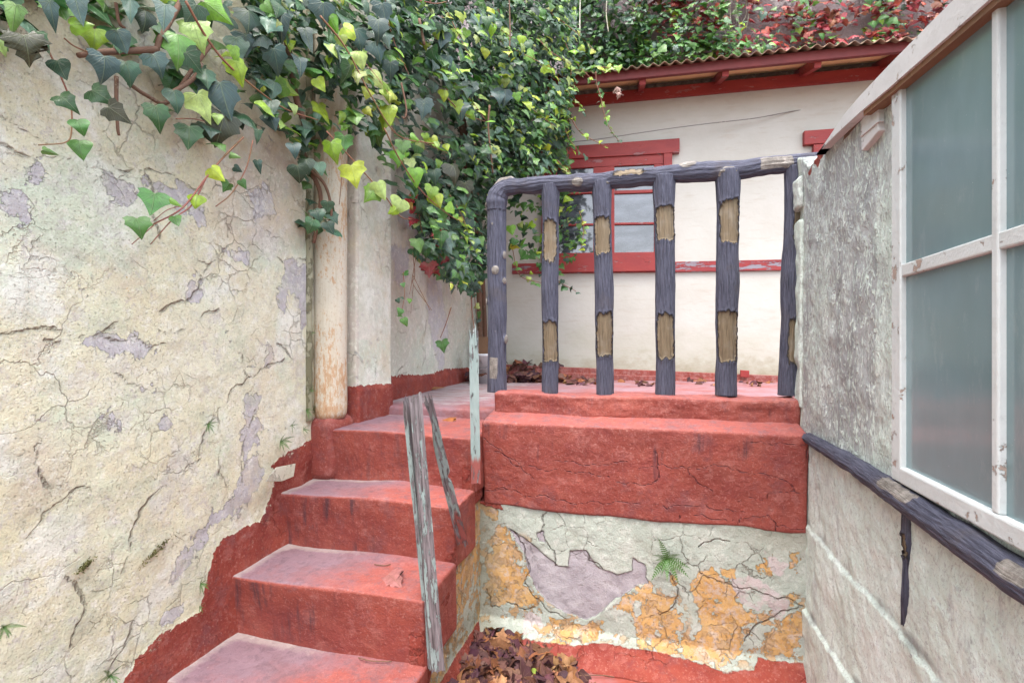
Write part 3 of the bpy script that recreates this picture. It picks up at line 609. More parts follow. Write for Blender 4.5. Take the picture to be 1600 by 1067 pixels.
# ================================================================== stairs
st = thing('staircase', (-1.02, 1.5, 0), 'worn red painted masonry stairs climbing beside the cream wall', 'stairs')
steps = [(-1.2, .60, .0), (.95, 1.15, .204), (1.15, 1.405, .204), (1.405, 1.650, .414), (1.650, 1.850, .624), (1.850, 2.26, .834)]
nose = [(1.16, .204), (1.40, .414), (1.646, .624), (1.843, .834)]
ends = [1.405, 1.65, 1.845, 2.262]
for i, ((yn, zt), ye) in enumerate(zip(nose, ends)):
    lo = (-1.42, yn, (0 if i == 0 else nose[i-1][1]-.02)); hi = (-.668 if i else -.66, ye+.02, zt)
    def mp(P, yn=yn, zt=zt, i=i):
        P = P.copy(); f = np.clip((P[:, 1]-yn)/.25, 0, 1); P[:, 2] -= .010*(1-f)*sstep(P[:, 2], zt-.05, zt)      # treads fall slightly to the front
        P[:, 1] += .015*sstep(zt-P[:, 2], 0, .2)*(P[:, 1] < yn+.1)                                             # risers lean back under the nosing
        P[:, 2] += .006*np.sin(P[:, 0]*7+i)*(P[:, 2] > zt-.05); return P
    P_, F_ = roundbox(lo, hi, .011, .009, .0032, 5, 20+i, mp, faces='xXyYZ', fine=.0009)
    u = (P_[:, 1]-yn)/(ye-yn)
    wear = .62*sstep(-P_[:, 0], .75, 1.25)+.25*sstep(u, .2, 1)+.10; dust = sstep(u, .80, 1.02)*sstep(-P_[:, 0], .7, 1.3)+sstep(-P_[:, 0], 1.30, 1.375)
    stn = .15+.8*sstep(-P_[:, 0], .9, 1.2) if i < 3 else np.full(len(P_), .35)
    weldobj('step', P_, F_, M['red'], st, attrs=dict(wear=wear, dust=dust, stain=stn*(P_[:, 2] > lo[2]+.02)))
# side of the stairs: mint wall and the red band that follows the slope
def side_at(Q):
    line = np.interp(Q[:, 0], [1.0, 1.40, 1.50, 1.62, 1.72, 1.82, 1.95], [.0, .06, .20, .33, .44, .55, .56])
    return dict(orange=.01+.02*vn(np.c_[Q, Q], 6)-.01, lilac=np.full(len(Q), -.1), pinkish=np.full(len(Q), -.1), speck=np.full(len(Q), .05), grime=.06-.25*Q[:, 1], crack=np.full(len(Q), .05),
                red=np.clip(np.maximum(Q[:, 1]-line, .075-Q[:, 1]), -.1, .1))
def side_disp(Q):
    line = np.interp(Q[:, 0], [1.0, 1.40, 1.50, 1.62, 1.72, 1.82, 1.95], [.0, .06, .20, .33, .44, .55, .56])
    return -.012+.010*sstep(Q[:, 1]-line, -.004, .006)+.002*fbm(np.c_[Q, Q[:, :1]*0], 12, 4, 3)+.03*sstep(.09-Q[:, 1], 0, .09)
def side_keep(c):
    top = np.where(c[:, 0] < 1.41, .17, np.where(c[:, 0] < 1.66, .385, np.where(c[:, 0] < 1.855, .60, .80))); return c[:, 1] < top
wallgrid('stair_side', SW, .9, 1.96, 0, .8, .006, M['lower'], st, side_disp, side_at, side_keep, thick=.05)
# ================================================================== parapet wall
def B2(p): return (660+p[0]/2.5, 760+p[1]/2.5)
def Bp(*polys): return [BW.polyuv([B2(q) for q in p]) for p in polys]
lilB = Bp([(335,165),(400,200),(450,240),(530,310),(575,315),(575,250),(640,250),(680,310),(760,345),(820,330),(820,275),(870,310),(880,375),(800,410),(740,450),(690,500),(640,520),(560,490),(490,450),(440,390),(415,330),(400,260)],
          [(215,15),(270,10),(275,45),(230,45)], [(445,180),(475,170),(480,215),(455,215)])
orB = Bp([(280,155),(330,150),(360,230),(420,320),(400,380),(450,430),(440,470),(380,470),(330,450),(300,470),(260,440),(240,400),(255,340),(240,290),(270,250)],
 [(820,520),(820,480),(740,480),(790,430),(850,390),(910,365),(900,410),(940,430),(1000,430),(960,480),(1010,500),(1020,570),(1060,600),(1080,540),(1075,470),(1045,390),(1090,340),(1130,310),(1145,340),(1200,360),(1220,400),(1250,470),(1320,500),(1250,550),(1240,640),(1180,680),(1000,640),(850,620)],
 [(490,500),(560,520),(600,540),(700,530),(690,590),(520,590)], [(1380,530),(1480,480),(1490,560),(1440,660),(1330,660),(1340,580)], [(1320,290),(1365,265),(1365,345),(1310,350)], [(1435,255),(1465,260),(1460,330),(1440,320)], [(1425,400),(1460,420),(1450,460),(1420,440)],
 [(970,345),(990,345),(995,385),(975,385)], [(200,40),(290,80),(285,150),(250,110)], [(1170,320),(1220,320),(1210,360),(1170,350)], [(150,230),(230,290),(220,330),(160,300)], [(160,400),(230,410),(220,450),(150,460)])
piB = Bp([(1200,360),(1310,360),(1440,450),(1400,520),(1330,490),(1250,460)], [(1340,260),(1430,300),(1400,350),(1350,330)], [(400,490),(470,500),(470,560),(400,560)])
spB = Bp([(150,150),(420,200),(500,460),(760,560),(800,600),(100,560)], [(1060,600),(1280,480),(1500,430),(1500,690),(1100,680)], [(860,380),(1010,420),(1060,600),(1000,640),(840,560)])
redB = BW.polyuv([B2(p) for p in [(20,505),(200,545),(400,572),(600,600),(700,598),(800,615),(900,628),(1000,650),(1100,672),(1170,695),(1290,697),(1310,665),(1420,680),(1530,690),(1700,730),(1700,1200),(20,1200)]])
redB2 = BW.polyuv([B2(p) for p in [(180,-20),(275,45),(300,60),(320,95),(200,60)]])
ckB = Bp([(345,170),(400,250),(420,320),(400,380),(455,440),(500,490),(560,515)], [(1090,340),(1200,380),(1330,420),(1440,440),(1490,470)], [(1260,600),(1350,520),(1480,470)], [(930,320),(1000,400),(990,440),(930,500)],
         [(520,310),(515,250),(480,210)], [(640,250),(650,290),(700,320)], [(330,450),(395,480),(440,470)], [(1080,235),(1130,215),(1200,215)], [(250,400),(270,470),(300,470)], [(1500,430),(1515,520),(1530,620)],[(470,110),(460,180)])
def low_at(Q):
    return dict(orange=sdmany(Q, orB, .06), lilac=sdmany(Q, lilB, .05), pinkish=sdmany(Q, piB, .06), speck=sdmany(Q, spB, .1), grime=np.maximum(.10*sstep(Q[:, 0], .15, .45)*sstep(Q[:, 1], .40, .52), .12*sstep(-Q[:, 0], .55, .67))-.03,
                crack=cracks(Q, ckB), red=np.maximum(sdpoly(Q, redB), sdpoly(Q, redB2)))
def low_disp(Q):
    P3 = np.c_[Q, Q[:, :1]*0]; f = np.clip(1-Q[:, 1]/.095, 0, 1); l = sdmany(Q, lilB, .03)
    return .004*fbm(P3, 5, 3, 4)+.0016*fbm(P3, 30, 4, 9)+.012*sstep(.1-Q[:, 1], 0, .03)+.10*f**2.2-.003*sstep(l, -.002, .002)
par = thing('parapet_wall', (-.08, 1.95, 0), 'thick red kerb block over a peeling mint and orange wall, carrying the bark-like railing', 'wall')
wallgrid('wall_face', BW, -.70, .52, 0, .545, .0038, M['lower'], par, low_disp, low_at, thick=.25)
def blk(P):
    P = P.copy(); t_ = sstep(P[:, 2], .84, .87); P[:, 2] += t_*(P[:, 1]-1.93)*.22; P[:, 1] += .014*sstep(.87-P[:, 2], 0, .33)*(P[:, 1] < 2.0); P[:, 2] += .006*vn(P*np.array((1, 0, 0)), 7)*(P[:, 2] < .6); return P
P_, F_ = roundbox((-.667, 1.93, .533), (.497, 2.26, .870), .011, .0055, .0038, 5, 31, blk, faces='xXyYzZ', fine=.0009)
def C3(p): return (740+p[0]/2.909, 580+p[1]/2.909)
ckR = [BW.polyuv([C3(q) for q in p]) for p in ([(30,295),(80,325),(130,350),(150,380),(210,430),(280,430),(330,450),(400,440),(470,460),(560,470),(620,480)], [(60,360),(150,385),(240,460),(280,490)], [(370,400),(450,405),(520,425),(620,420),(700,408)],
 [(750,440),(800,430),(850,415),(920,435),(970,435),(1080,420),(1150,430),(1200,445),(1260,460),(1320,460),(1400,485),(1440,510),(1460,545)], [(970,435),(1010,490),(1050,520),(1090,545)], [(650,500),(720,500),(780,515),(830,490)],
 [(190,610),(230,575),(310,560),(400,580),(470,600),(540,585),(650,590),(720,600),(780,585),(830,600),(880,625),(950,605),(1050,605),(1140,625),(1230,635)], [(1200,690),(1220,660),(1280,655),(1340,655),(1375,690),(1370,730)],
 [(1200,590),(1330,580),(1350,545),(1420,545),(1500,550)], [(1500,300),(1520,400),(1515,560),(1530,700)], [(1000,650),(1080,670),(1180,675)], [(1250,320),(1350,330),(1440,325),(1500,330)], [(1370,700),(1450,715),(1530,705)], [(940,640),(945,700)], [(20,520),(90,545),(190,540),(240,570)], [(830,360),(835,410),(845,470),(830,500)])]
Q = np.c_[P_[:, 0], P_[:, 2]]; ck = cracks(Q, ckR)
smg = sdmany(Q, [BW.polyuv([C3(q) for q in p]) for p in ([(1000,270),(1270,300),(1275,360),(1200,400),(1010,370)], [(60,215),(150,215),(150,300),(80,280)], [(815,360),(850,360),(850,480),(820,480)], [(280,330),(340,330),(330,400),(280,400)])], .1)
weldobj('kerb_block', P_, F_, M['red'], par, attrs=dict(wear=np.full(len(P_), .12), dust=np.zeros(len(P_)), stain=np.clip(.12+sstep(smg, -.03, .03), 0, 1), crack=np.where(P_[:, 1] < 1.975, ck, .05), hascrack=np.ones(len(P_))))
def kb(P):
    P = P.copy(); P[:, 2] += .005*vn(P*np.array((1, 0, 0)), 6, 3); P[:, 1] += .004*fbm(P*np.array((1, 1, 3)), 9, 3, 8)*(P[:, 1] < 2.1); P[:, 0] += .02*sstep(.975-P[:, 2], -.02, .06)*(P[:, 0] < -.55)*0; return P
P_, F_ = roundbox((-.655, 2.045, .86), (.497, 2.205, .976), .014, .0055, .0055, 8, 37, kb, faces='xXyYZ', fine=.0014)
weldobj('kerb_top', P_, F_, M['red'], par, attrs=dict(wear=np.full(len(P_), .1), dust=np.zeros(len(P_)), stain=np.clip(.45+.5*vn(P_*np.array((1, 0, 0)), 4), 0, 1)))
# ================================================================== balustrade of cast bark
bal = thing('balustrade', (-.08, 2.12, .975), 'dark blue bark-textured railing with bare tan patches on the red kerb', 'railing')
def barkdisp(seed, patches, knots=(), greys=()):
    def f(p, al, an, r, out=None):
        sa = an*r
        d = .0022*fbm(p*np.array((1, 1, .4)), 14, 3, seed)+.0013*np.sin(an*13+2.2*vn(p*np.array((1, 1, .3)), 20, seed+3)+al*3)+.0011*vn(np.c_[an*5, an*0, al*7], 2.2, seed+9)
        b = np.full(len(p), -.02)
        for (c, hl, ac, hw) in patches:
            ac_ = np.arctan2(np.sin(an-ac), np.cos(an-ac))*r
            wob = .0035*vn(np.c_[ac_*60, al*40, al*0], 1, seed+5)+.002*vn(np.c_[ac_*60, al*40, al*0], 3, seed+6)
            q = ((np.abs(al-c)/hl)**6+(np.abs(ac_)/hw)**6)**(1/6)*hw-hw; q = np.where(np.abs(al-c) > hl*.8, q-.003*vn(np.c_[ac_*220, al*30, al*0], 1, seed+8), q)
            b = np.maximum(b, np.clip(-q+wob, -.02, .02))
        g = np.full(len(p), -.02)
        for (c, ac, kr, kh) in knots:
            ac_ = np.arctan2(np.sin(an-ac), np.cos(an-ac))*r; dd = np.sqrt(((al-c)/1.3)**2+ac_**2); d = d + kh*(1-sstep(dd, kr*.5, kr*1.1))
            g = np.maximum(g, np.clip(kr*.85-dd+.003*vn(p, 60, 4), -.02, .02))
        for (c, hl, ac, hw) in greys:
            ac_ = np.arctan2(np.sin(an-ac), np.cos(an-ac))*r; q = np.maximum(np.abs(al-c)-hl, np.abs(ac_)-hw); g = np.maximum(g, np.clip(-q+.004*vn(p, 50, 2), -.02, .02))
        d = d - .0055*sstep(b, -.0005, .002) + .003*np.exp(-(np.minimum(b, 0)/.004)**2)*(b < 0)
        f.b, f.g = b, g
        return d
    return f
def barktube(name, path, rads, seed, patches=(), knots=(), greys=(), ref=(0, -1, 0), parent=None, nseg=56, step=.004):
    f = barkdisp(seed, patches, knots, greys); V, F, al, an = tubemesh(path, rads, nseg, step, ref, f)
    e = [-.02, -.02]; r = float(np.mean(rads))
    return obj(name, V, F, M['bark'], parent, attrs=dict(bare=np.concatenate([f.b, e]), grey=np.concatenate([f.g, e])), uv=np.stack([an*r, al], 1))
def bp(px, py): return BP.P(px, py)
# rail axis
railpx = [(776,330),(777,312),(784,299),(800,291),(830,289),(860,287),(900,285),(945,283),(990,279),(1040,274),(1090,270),(1137,266),(1180,262),(1215,259),(1250,255),(1290,252)]
rp = catmull([bp(x, y) for x, y in railpx], 8)
post = [bp(777, 612)]+[bp(776.5+.8*math.sin(k), y) for k, y in enumerate(range(580, 340, -40))]+[bp(776, 330), bp(776.5, 318)]
def lenat(path, y):  # arc length where the path crosses pixel height y
    z = [p[2] for p in path]; target = None; return z
def zof(px, py): return bp(px, py)[2]
base0 = bp(777, 612)[2]
def kn(py, px=777): return zof(px, py)-base0
barktube('corner_post', post, [.043, .040, .040, .041, .040, .040, .041, .040, .040], 3, knots=[(kn(296), -1.1, .030, .016), (kn(318), -1.3, .016, .010), (kn(385), -1.5, .013, .006), (kn(400), 1.25, .014, .006), (kn(424), .15, .016, .007), (kn(440), 1.2, .013, .006), (kn(470), -1.5, .015, .009), (kn(530), 1.35, .017, .010), (kn(352), -.2, .006, .003)], greys=[(kn(575), .045, -.15, .02)], parent=bal)
L = np.concatenate([[0], np.cumsum(np.linalg.norm(np.diff(rp, axis=0), axis=1))])
def ls(px): return np.interp(px, [CX+FPX*((p-CAM)@np.array((CT, ST, 0)))/((p-CAM)@np.array((-ST, CT, 0))) for p in rp[6:]], L[6:])
rr = np.interp(np.arange(len(rp)), [0, 12, 20, 60, 90, len(rp)-1], [.040, .042, .034, .033, .036, .030])*(1+.07*fbm(np.c_[np.arange(len(rp))*.18, np.arange(len(rp))*0, np.arange(len(rp))*0], 1, 2, 9))
rp = rp+.004*np.c_[0*rr, 0*rr, fbm(np.c_[np.arange(len(rp))*.12, 0*rr, 0*rr], 1, 2, 4)]
barktube('handrail', rp, rr, 5, patches=[(ls(985), .055, -.75, .020)], greys=[(ls(1212), .055, -.15, .026), (ls(783), .022, -1.7, .03)], knots=[(ls(795), -1.4, .026, .010), (ls(905), .2, .02, .006), (ls(1075), -1.0, .03, .007), (ls(1137), .6, .03, .008), (ls(945), .8, .02, .006), (ls(1228), .3, .015, .005)], ref=(0, -1, 0), parent=bal)
bl = [(860, 860, 290, .037, [(378, 34), (534, 34)]), (946, 941, 285, .038, [(370, 31), (523, 33)]), (1040, 1038, 276, .040, [(352, 27), (526, 36)]), (1135, 1138, 268, .042, [(349, 34), (526, 38)]), (1232, 1244, 262, .037, [(344, 31), (532, 36)])]
for i, (xb, xt, yt, r, pt) in enumerate(bl):
    a, b = bp(xb, 618), bp(xt, yt); n = 7; rs = RNG.uniform(-.0025, .0025, (n, 2))
    pth = [a+(b-a)*k/(n-1)+np.array((rs[k, 0], rs[k, 1], 0)) for k in range(n)]
    rad_ = [r*.93, r*.88, r*.92, r*.98, r*.93, r*.92, r*1.1]
    ac = .12 if i < 4 else .45
    barktube('baluster', pth, rad_, 20+i*7, patches=[(zof(xb, y)-a[2], h/FPX*2.0*RNG.uniform(.94, 1.06), ac+RNG.uniform(-.12, .12), r*(RNG.uniform(.88, 1.12) if i != 4 else .75)) for y, h in pt], parent=bal)
# ================================================================== building on the right
rb = thing('lean_to_building', (.56, 1.0, 0), 'pale lichen-streaked lean-to on the right with a clouded glass window and sloping white bargeboard', 'building')
ruv = lambda px, py: RW.uv(px, py)
tpx = [(1238,249),(1256,247),(1266,262),(1278,246),(1291,227),(1320,200),(1370,152),(1403,128),(1459,84),(1544,5)]
tuv = np.array([ruv(*p) for p in tpx]); o_ = np.argsort(tuv[:, 0]); TU, TV = tuv[o_, 0], tuv[o_, 1]
def topv(u): return np.interp(u, np.append(TU, 1.0), np.append(TV, TV[-1]+(TV[-1]-TV[-2])/(TU[-1]-TU[-2])*(1.0-TU[-1])))
uw = ruv(1400, 500)[0]; vsill = ruv(1400, 738)[1]
l1 = np.array([ruv(1268, 826), ruv(1467, 1060)]); l2 = np.array([ruv(1257, 944), ruv(1299, 1007), ruv(1338, 1067)])
def r_keep(c): return (c[:, 1] < topv(c[:, 0])+.0) & ~((c[:, 0] > uw) & (c[:, 1] > vsill))
def r_lines(Q): return np.interp(Q[:, 0], l1[:, 0], l1[:, 1]), l2[0, 1]+(l2[2, 1]-l2[0, 1])/(l2[2, 0]-l2[0, 0])*(Q[:, 0]-l2[0, 0])
def r_disp(Q):
    P3 = np.c_[np.zeros(len(Q)), Q]; a, b = r_lines(Q); n = .006*fbm(P3, 22, 2, 5)
    d = .006*fbm(P3, 3, 3, 24)+.0028*fbm(P3, 20, 4, 29)
    d += .010*sstep(a-Q[:, 1]+n*1.3, -.004, .004)*.7+.0*n
    d += .013*sstep(b-Q[:, 1]+n*1.3, -.004, .004)*.75+.0*n
    d += -.03*sstep(Q[:, 0], -1.97, -2.06)*0
    return d
def r_at(Q):
    a, b = r_lines(Q); rail = CAMZ-.325
    worm = np.where(Q[:, 1] > rail, .95, .22)+.25*sstep(Q[:, 1], 1.55, 1.75)*-1.3
    worm = worm - .5*sstep(-Q[:, 1], -1.0, -.85)*(Q[:, 1] > rail)*.6
    board = (Q[:, 0] > ruv(1368, 400)[0]) & (Q[:, 1] > rail+.08); worm = np.where(board, .55, worm)
    worm = np.where(Q[:, 0] > ruv(1395, 400)[0]+.3, worm*.6, worm)
    g = np.maximum(.06-np.abs(Q[:, 1]-rail-.0)*1.2, .03-np.abs(Q[:, 1]-a-.012)*2.2); g = np.maximum(g, .03-np.abs(Q[:, 1]-b-.016)*2)
    g = g + .04*fbm(np.c_[Q, Q[:, :1]*0], 14, 3, 3) - .015
    red = sdpoly(Q, RW.polyuv([(1262,272),(1291,222),(1294,228),(1290,240),(1283,250),(1280,262),(1272,255),(1266,275)]), .1)
    return dict(worm=worm, edge=np.clip(-2.02-Q[:, 0]+.0, -.05, .05)+.0+.008*vn(np.c_[Q, Q[:, :1]*0], 30, 3), grime=g, red=red)
wallgrid('wall_face', RW, -2.075, .45, 0, 1.85, .0048, M['rwall'], rb, r_disp, r_at, r_keep, thick=.14)
# window: frame, mullion, rail and panes
win = thing('tmp', (.5, 1, 1), None, None); bpy.data.objects.remove(win)
def rpt(px, py, off=0): return RW.P(px, py, off)
def rslab(name, px, off, th, mat, parent, bev=.003): return slabpx(name, px, RW, off, th, mat, parent, bev)
Y0 = RW.P(1400, 500)[1]; zs0 = RW.P(1392, 740)[2]; zs1 = RW.P(1402, 727)[2]; zr0 = RW.P(1410, 434)[2]; zr1 = RW.P(1410, 419)[2]
def ry(px): return RW.P(px, 500, .014)[1]
def quad(y0, y1, z0, z1, x): return [(x, y0, z0), (x, y1, z0), (x, y1, z1), (x, y0, z1)]
wf = slab('window_frame', quad(ry(1394), ry(1408), zs0, 2.0, .484), (-1, 0, 0), .05, M['white'], rb, .003)
# the frame stile is cut to the slope of the roof
def ztop(y): return topv(np.array([-y]))[0]
def shape_top(o):
    for v in o.data.vertices:
        w = v.co + wloc(o.parent)
        if w.z > 1.9: v.co.z -= (w.z-(ztop(w.y)+.01))
shape_top(wf)
yl = ry(1550); yr = ry(1561); ynext = yl-(ry(1401)-yl); 
slab('sill_rail', quad(ry(1408)+.0005, -.45, zs0, zs1+.008, .482), (-1, 0, 0), .055, M['white'], rb, .004)
slab('transom', quad(ry(1408)+.001, -.45, zr0-.002, zr1+.004, .486), (-1, 0, 0), .04, M['white'], rb, .003)
for yy in (yl, ynext, 2*ynext-yl, 3*ynext-2*yl):
    o = slab('mullion', quad(yy, yy-(yl-yr), zs1+.008, 2.0, .4845), (-1, 0, 0), .045, M['white'], rb, .003); shape_top(o)
ys = [ry(1408), yl, ynext, 2*ynext-yl, 3*ynext-2*yl, -.45]
for a, b in zip(ys, ys[1:]):
    a2 = a if a == ys[0] else a-(yl-yr)
    slab('pane', quad(a2, b, zs1+.008, zr0, .495), (-1, 0, 0), .004, M['glass_old'], rb)
    o = slab('pane', quad(a2, b, zr1+.004, 2.0, .495), (-1, 0, 0), .004, M['glass_old'], rb); shape_top(o)
# putty and corner joint
rslab('corner_trim', [(1369,154),(1372,150),(1372,205),(1346,237),(1344,190)], .008, .02, M['whiteb'], rb, .002)
rslab('cover_strip', [(1344,212),(1372,188),(1372,190.5),(1344,214.5)], .012, .012, M['whiteb'], rb, .001)
# bargeboard and roof
bb = [(1281,243),(1285,225),(1291,212),(1319,176),(1403,84),(1488,0),(1560,-75),(1700,-230),(1700,-160),(1598,-56),(1544,3),(1459,82),(1403,129),(1300,216)]
zz = lambda y: 0
LO = [RW.P(px, py, .03) for px, py in ((1547,0),(1463,71),(1411,121),(1364,157),(1306,210),(1289,227))]; HI = [RW.P(px, py, .03) for px, py in ((1490,0),(1440,50),(1403,87),(1369,123),(1337,157),(1306,194),(1293,220),(1288.5,226.5))]
def ev(A, y): A = sorted(A, key=lambda p: p[1]); a0, a1 = A[0], A[2]; return np.interp(y, [-.5]+[p[1] for p in A], [a0[2]+(a0[2]-a1[2])/(a0[1]-a1[1])*(-.5-a0[1])]+[p[2] for p in A])
yend = LO[-1][1]; yk = [-.5, .6, .96, 1.1, 1.25, 1.4, 1.52, 1.62, 1.70, 1.75, yend]
loz = [float(ev(LO, y)) for y in yk]; hiz = [max(float(ev(HI, y)), l+.004) for y, l in zip(yk, loz)]
V = []; 
for x in (.470, .494): V += [(x, y, z) for y, z in zip(yk, loz)]+[(x, y, z) for y, z in zip(yk, hiz)]
n = len(yk); F = []
for i in range(n-1):
    F += [(i, i+1, n+i+1, n+i), (2*n+i, 3*n+i, 3*n+i+1, 2*n+i+1), (i, 2*n+i, 2*n+i+1, i+1), (n+i, n+i+1, 3*n+i+1, 3*n+i)]
F += [(n-1, 3*n-1, 4*n-1, 2*n-1), (0, n, 3*n, 2*n)]
obj('bargeboard', V, F, M['whiteb'], rb, smooth=False)
V = []
for x in (.476, .520): V += [(x, y, z-.011) for y, z in zip(yk[:6], loz)]+[(x, y, z+.001) for y, z in zip(yk[:6], loz)]
n = 6; F = []
for i in range(n-1): F += [(i, i+1, n+i+1, n+i), (2*n+i, 3*n+i, 3*n+i+1, 2*n+i+1), (i, 2*n+i, 2*n+i+1, i+1)]
F += [(n-1, 3*n-1, 4*n-1, 2*n-1), (0, n, 3*n, 2*n)]
M['rawwood'] = mat_paint('raw_brown_timber', (.24, .13, .07), (.17, .10, .06), (.4, .3, .25), .5, .8, 12, (1, .3, 1))
obj('roof_lath', V, F, M['rawwood'], rb, smooth=False)
yk = yk[:-3]; loz = loz[:-3]; hiz = hiz[:-3]; V = []
for x in (.495, 2.3): V += [(x, y, z-.03+(0 if x < 1 else .10)) for y, z in zip(yk, hiz)]+[(x, y, z+.004-.002+(0 if x < 1 else .10)) for y, z in zip(yk, hiz)]
n = len(yk); F = []
for i in range(n-1): F += [(i, i+1, n+i+1, n+i), (2*n+i, 3*n+i, 3*n+i+1, 2*n+i+1), (i, 2*n+i, 2*n+i+1, i+1), (n+i, n+i+1, 3*n+i+1, 3*n+i)]
F += [(n-1, 3*n-1, 4*n-1, 2*n-1), (0, n, 3*n, 2*n)]
obj('roof', V, F, M['corr'], rb, smooth=False)
o = slab('end_wall', [(.57, 2.06, 0), (2.3, 2.06, 0), (2.3, 2.06, 1.76), (.57, 2.06, 1.76)], (0, 1, 0), .12, M['rwall'], rb)
for nm, vv in (('worm', .5), ('edge', -.05), ('grime', -.05), ('red', -.1)):
    a = o.data.attributes.new(nm, 'FLOAT', 'POINT'); a.data.foreach_set('value', [vv]*len(o.data.vertices))
# mint lump of render where the handrail meets the wall
P_, F_ = roundbox((.487, 2.02, 1.66), (.515, 2.11, 1.775), .015, .006, .005, 20, 3, faces='xXyYzZ')
def a4(k, **d): return {a: np.full(k, float(b)) for a, b in d.items()}
weldobj('render_lump', P_, F_, M['rwall'], rb, attrs=a4(len(P_), worm=.35, edge=-.001, grime=-.05, red=-.1))
P_, F_ = roundbox((.493, 2.03, .95), (.515, 2.10, 1.62), .008, .006, .006, 14, 5, faces='xXyYzZ')
weldobj('render_edge', P_, F_, M['rwall'], rb, attrs=a4(len(P_), worm=.35, edge=-.001, grime=-.05, red=-.1))
# cast branch rail and its short upright
rpts = [RW.P(x, y, .012) for x, y in [(1262,684),(1300,706),(1340,730),(1373,753),(1420,784),(1480,826),(1540,866),(1600,908),(1700,978)]]
rpts = [np.array((.488, p[1], p[2])) for p in rpts]; rpts = rpts[:-1]+[np.array((.488, .30, rpts[-2][2])), np.array((.488, -.4, rpts[-2][2]))]
V0 = [1.95-p[1] for p in rpts]
barktube('branch_rail', rpts, [.018, .020, .022, .024, .025, .026, .027, .027, .027, .027], 61, greys=[(1.95-RW.P(1410, 770)[1], .07, -.9, .014), (1.95-RW.P(1600, 885)[1], .03, -.7, .014)], ref=(-1, 0, 0), parent=rb, nseg=40)
up = [RW.P(1421, 804, .0), RW.P(1421, 850, .002), RW.P(1421, 880, .0), RW.P(1418, 930, .0), RW.P(1417, 976, -.006)]
barktube('branch_upright', up, [.014, .015, .013, .011, .009], 67, patches=[(.065, .022, .0, .012)], ref=(-1, 0, 0), parent=rb, nseg=30)
# ================================================================== rear house
hz = Vector(FW.P(900, 541)); hz.z = .8
hs_ = thing('rear_house', hz, 'cream house with red window frames, red beams and a brown corrugated eave behind the railing', 'house')
fu = FW.u; 
if fu @ (FW.P(1200, 541)-FW.P(900, 541)) < 0: fu = -fu
FO = FW.P(880, 541); FO[2] = 0
def fw(u, n, z): return FO + fu*u + FW.n*n + np.array((0, 0, z))
def fuv(px, py, off=0): p = FW.P(px, py, off)-FO; return p@fu, p[2]
def fbox(u0, u1, n0, n1, z0, z1): c = fw((u0+u1)/2, (n0+n1)/2, (z0+z1)/2); return (c, (fu, FW.n, np.array((0, 0, 1.))), ((u1-u0)/2, (n1-n0)/2, (z1-z0)/2))
def fslab(name, px, off, th, mat, bev=.004, parent=None): return slabpx(name, px, FW, off, th, mat, parent or hs_, bev)
bars('wall', [fbox(-1.35, 4.2, -.25, 0, .60, 3.32)], M['house'], hs_, 0)
zb0 = fuv(889, 169)[1]; zb1 = fuv(889, 153)[1]
bars('wall_plate', [fbox(-1.3, 4.2, .001, .035, zb0, zb1)], M['redwood'], hs_)
EN = .38
def enz(px, py): return fuv(px, py, EN)[1]
ze0 = (enz(880, 131)+enz(1240, 100))/2; ze1 = ze0+.07
bars('eave_beam', [fbox(-1.3, 4.2, EN-.035, EN, ze0-.002, ze1)], M['darkred'], hs_)
sl = math.tan(rad(17))
a = [fw(-1.3, EN-.036, ze1-.035), fw(4.2, EN-.036, ze1-.035), fw(4.2, -.05, ze1-.035+sl*(EN+.01)), fw(-1.3, -.05, ze1-.035+sl*(EN+.01))]
nn_ = np.cross(a[1]-a[0], a[2]-a[1]); nn_ /= np.linalg.norm(nn_); nn_ *= -np.sign(nn_[2])
slab('soffit', a, nn_, .012, M['soffit'], hs_)
for px, py in ((997,146),(1116,137),(1248,123),(1372,114)):
    u = fuv(px, py)[0]+.02; c = []
    p0 = fw(u, EN-.035, ze1-.075); p1 = fw(u, -.1, ze1-.075+sl*(EN+.06)); d = (p1-p0); L_ = np.linalg.norm(d); d /= L_
    bars('rafter', [((p0+p1)/2, (fu, d, np.cross(fu, d)), (.024, L_/2, .034))], M['redwood'], hs_)
# corrugated sheet
wl_, am = .0815, .013; us = np.arange(-1.3, 4.3, wl_/10); ns = [EN+.05, EN-.2, 0, -.8, -1.9]; V = []; 
for s_ in (0, .005):
    for nn in ns: V += [fw(u, nn+.004*math.sin(int(u*1.3)*7)*(nn > EN), ze1+.014+am*math.cos(2*math.pi*u/wl_)-s_+sl*(EN-nn)+.012*vn(np.array([[u, 0, 0]]), 1.1)[0]) for u in us]
m_ = len(us); k = len(ns); F = []
for q in range(k-1):
    for i in range(m_-1): F += [(q*m_+i, q*m_+i+1, (q+1)*m_+i+1, (q+1)*m_+i), (k*m_+q*m_+i, k*m_+(q+1)*m_+i, k*m_+(q+1)*m_+i+1, k*m_+q*m_+i+1)]
F += [(i, k*m_+i, k*m_+i+1, i+1) for i in range(m_-1)]
obj('corrugated_roof', V, F, M['corr'], hs_)
# skirting
zk1 = CAMZ-.018-.17; 
zs_t = (fuv(873,573)[1]+fuv(1218,586)[1])/2
for nm, off, pts in (('skirting', .016, [(780,569),(870,573),(1050,580),(1218,587),(1330,591),(1330,640),(780,640)]), ('skirting_ledge', .045, [(780,578),(870,582),(1050,589),(1218,597),(1330,602),(1330,650),(780,650)])):
    fslab(nm, pts, off, off+.01, M['redwood'] if 0 else M['red'], .004)
# band under the window
fslab('sill_band', [(800,412),(1050,409),(1240,405),(1330,402),(1330,419),(1240,422),(1050,425),(800,428)], .022, .03, M['redband'], .003)
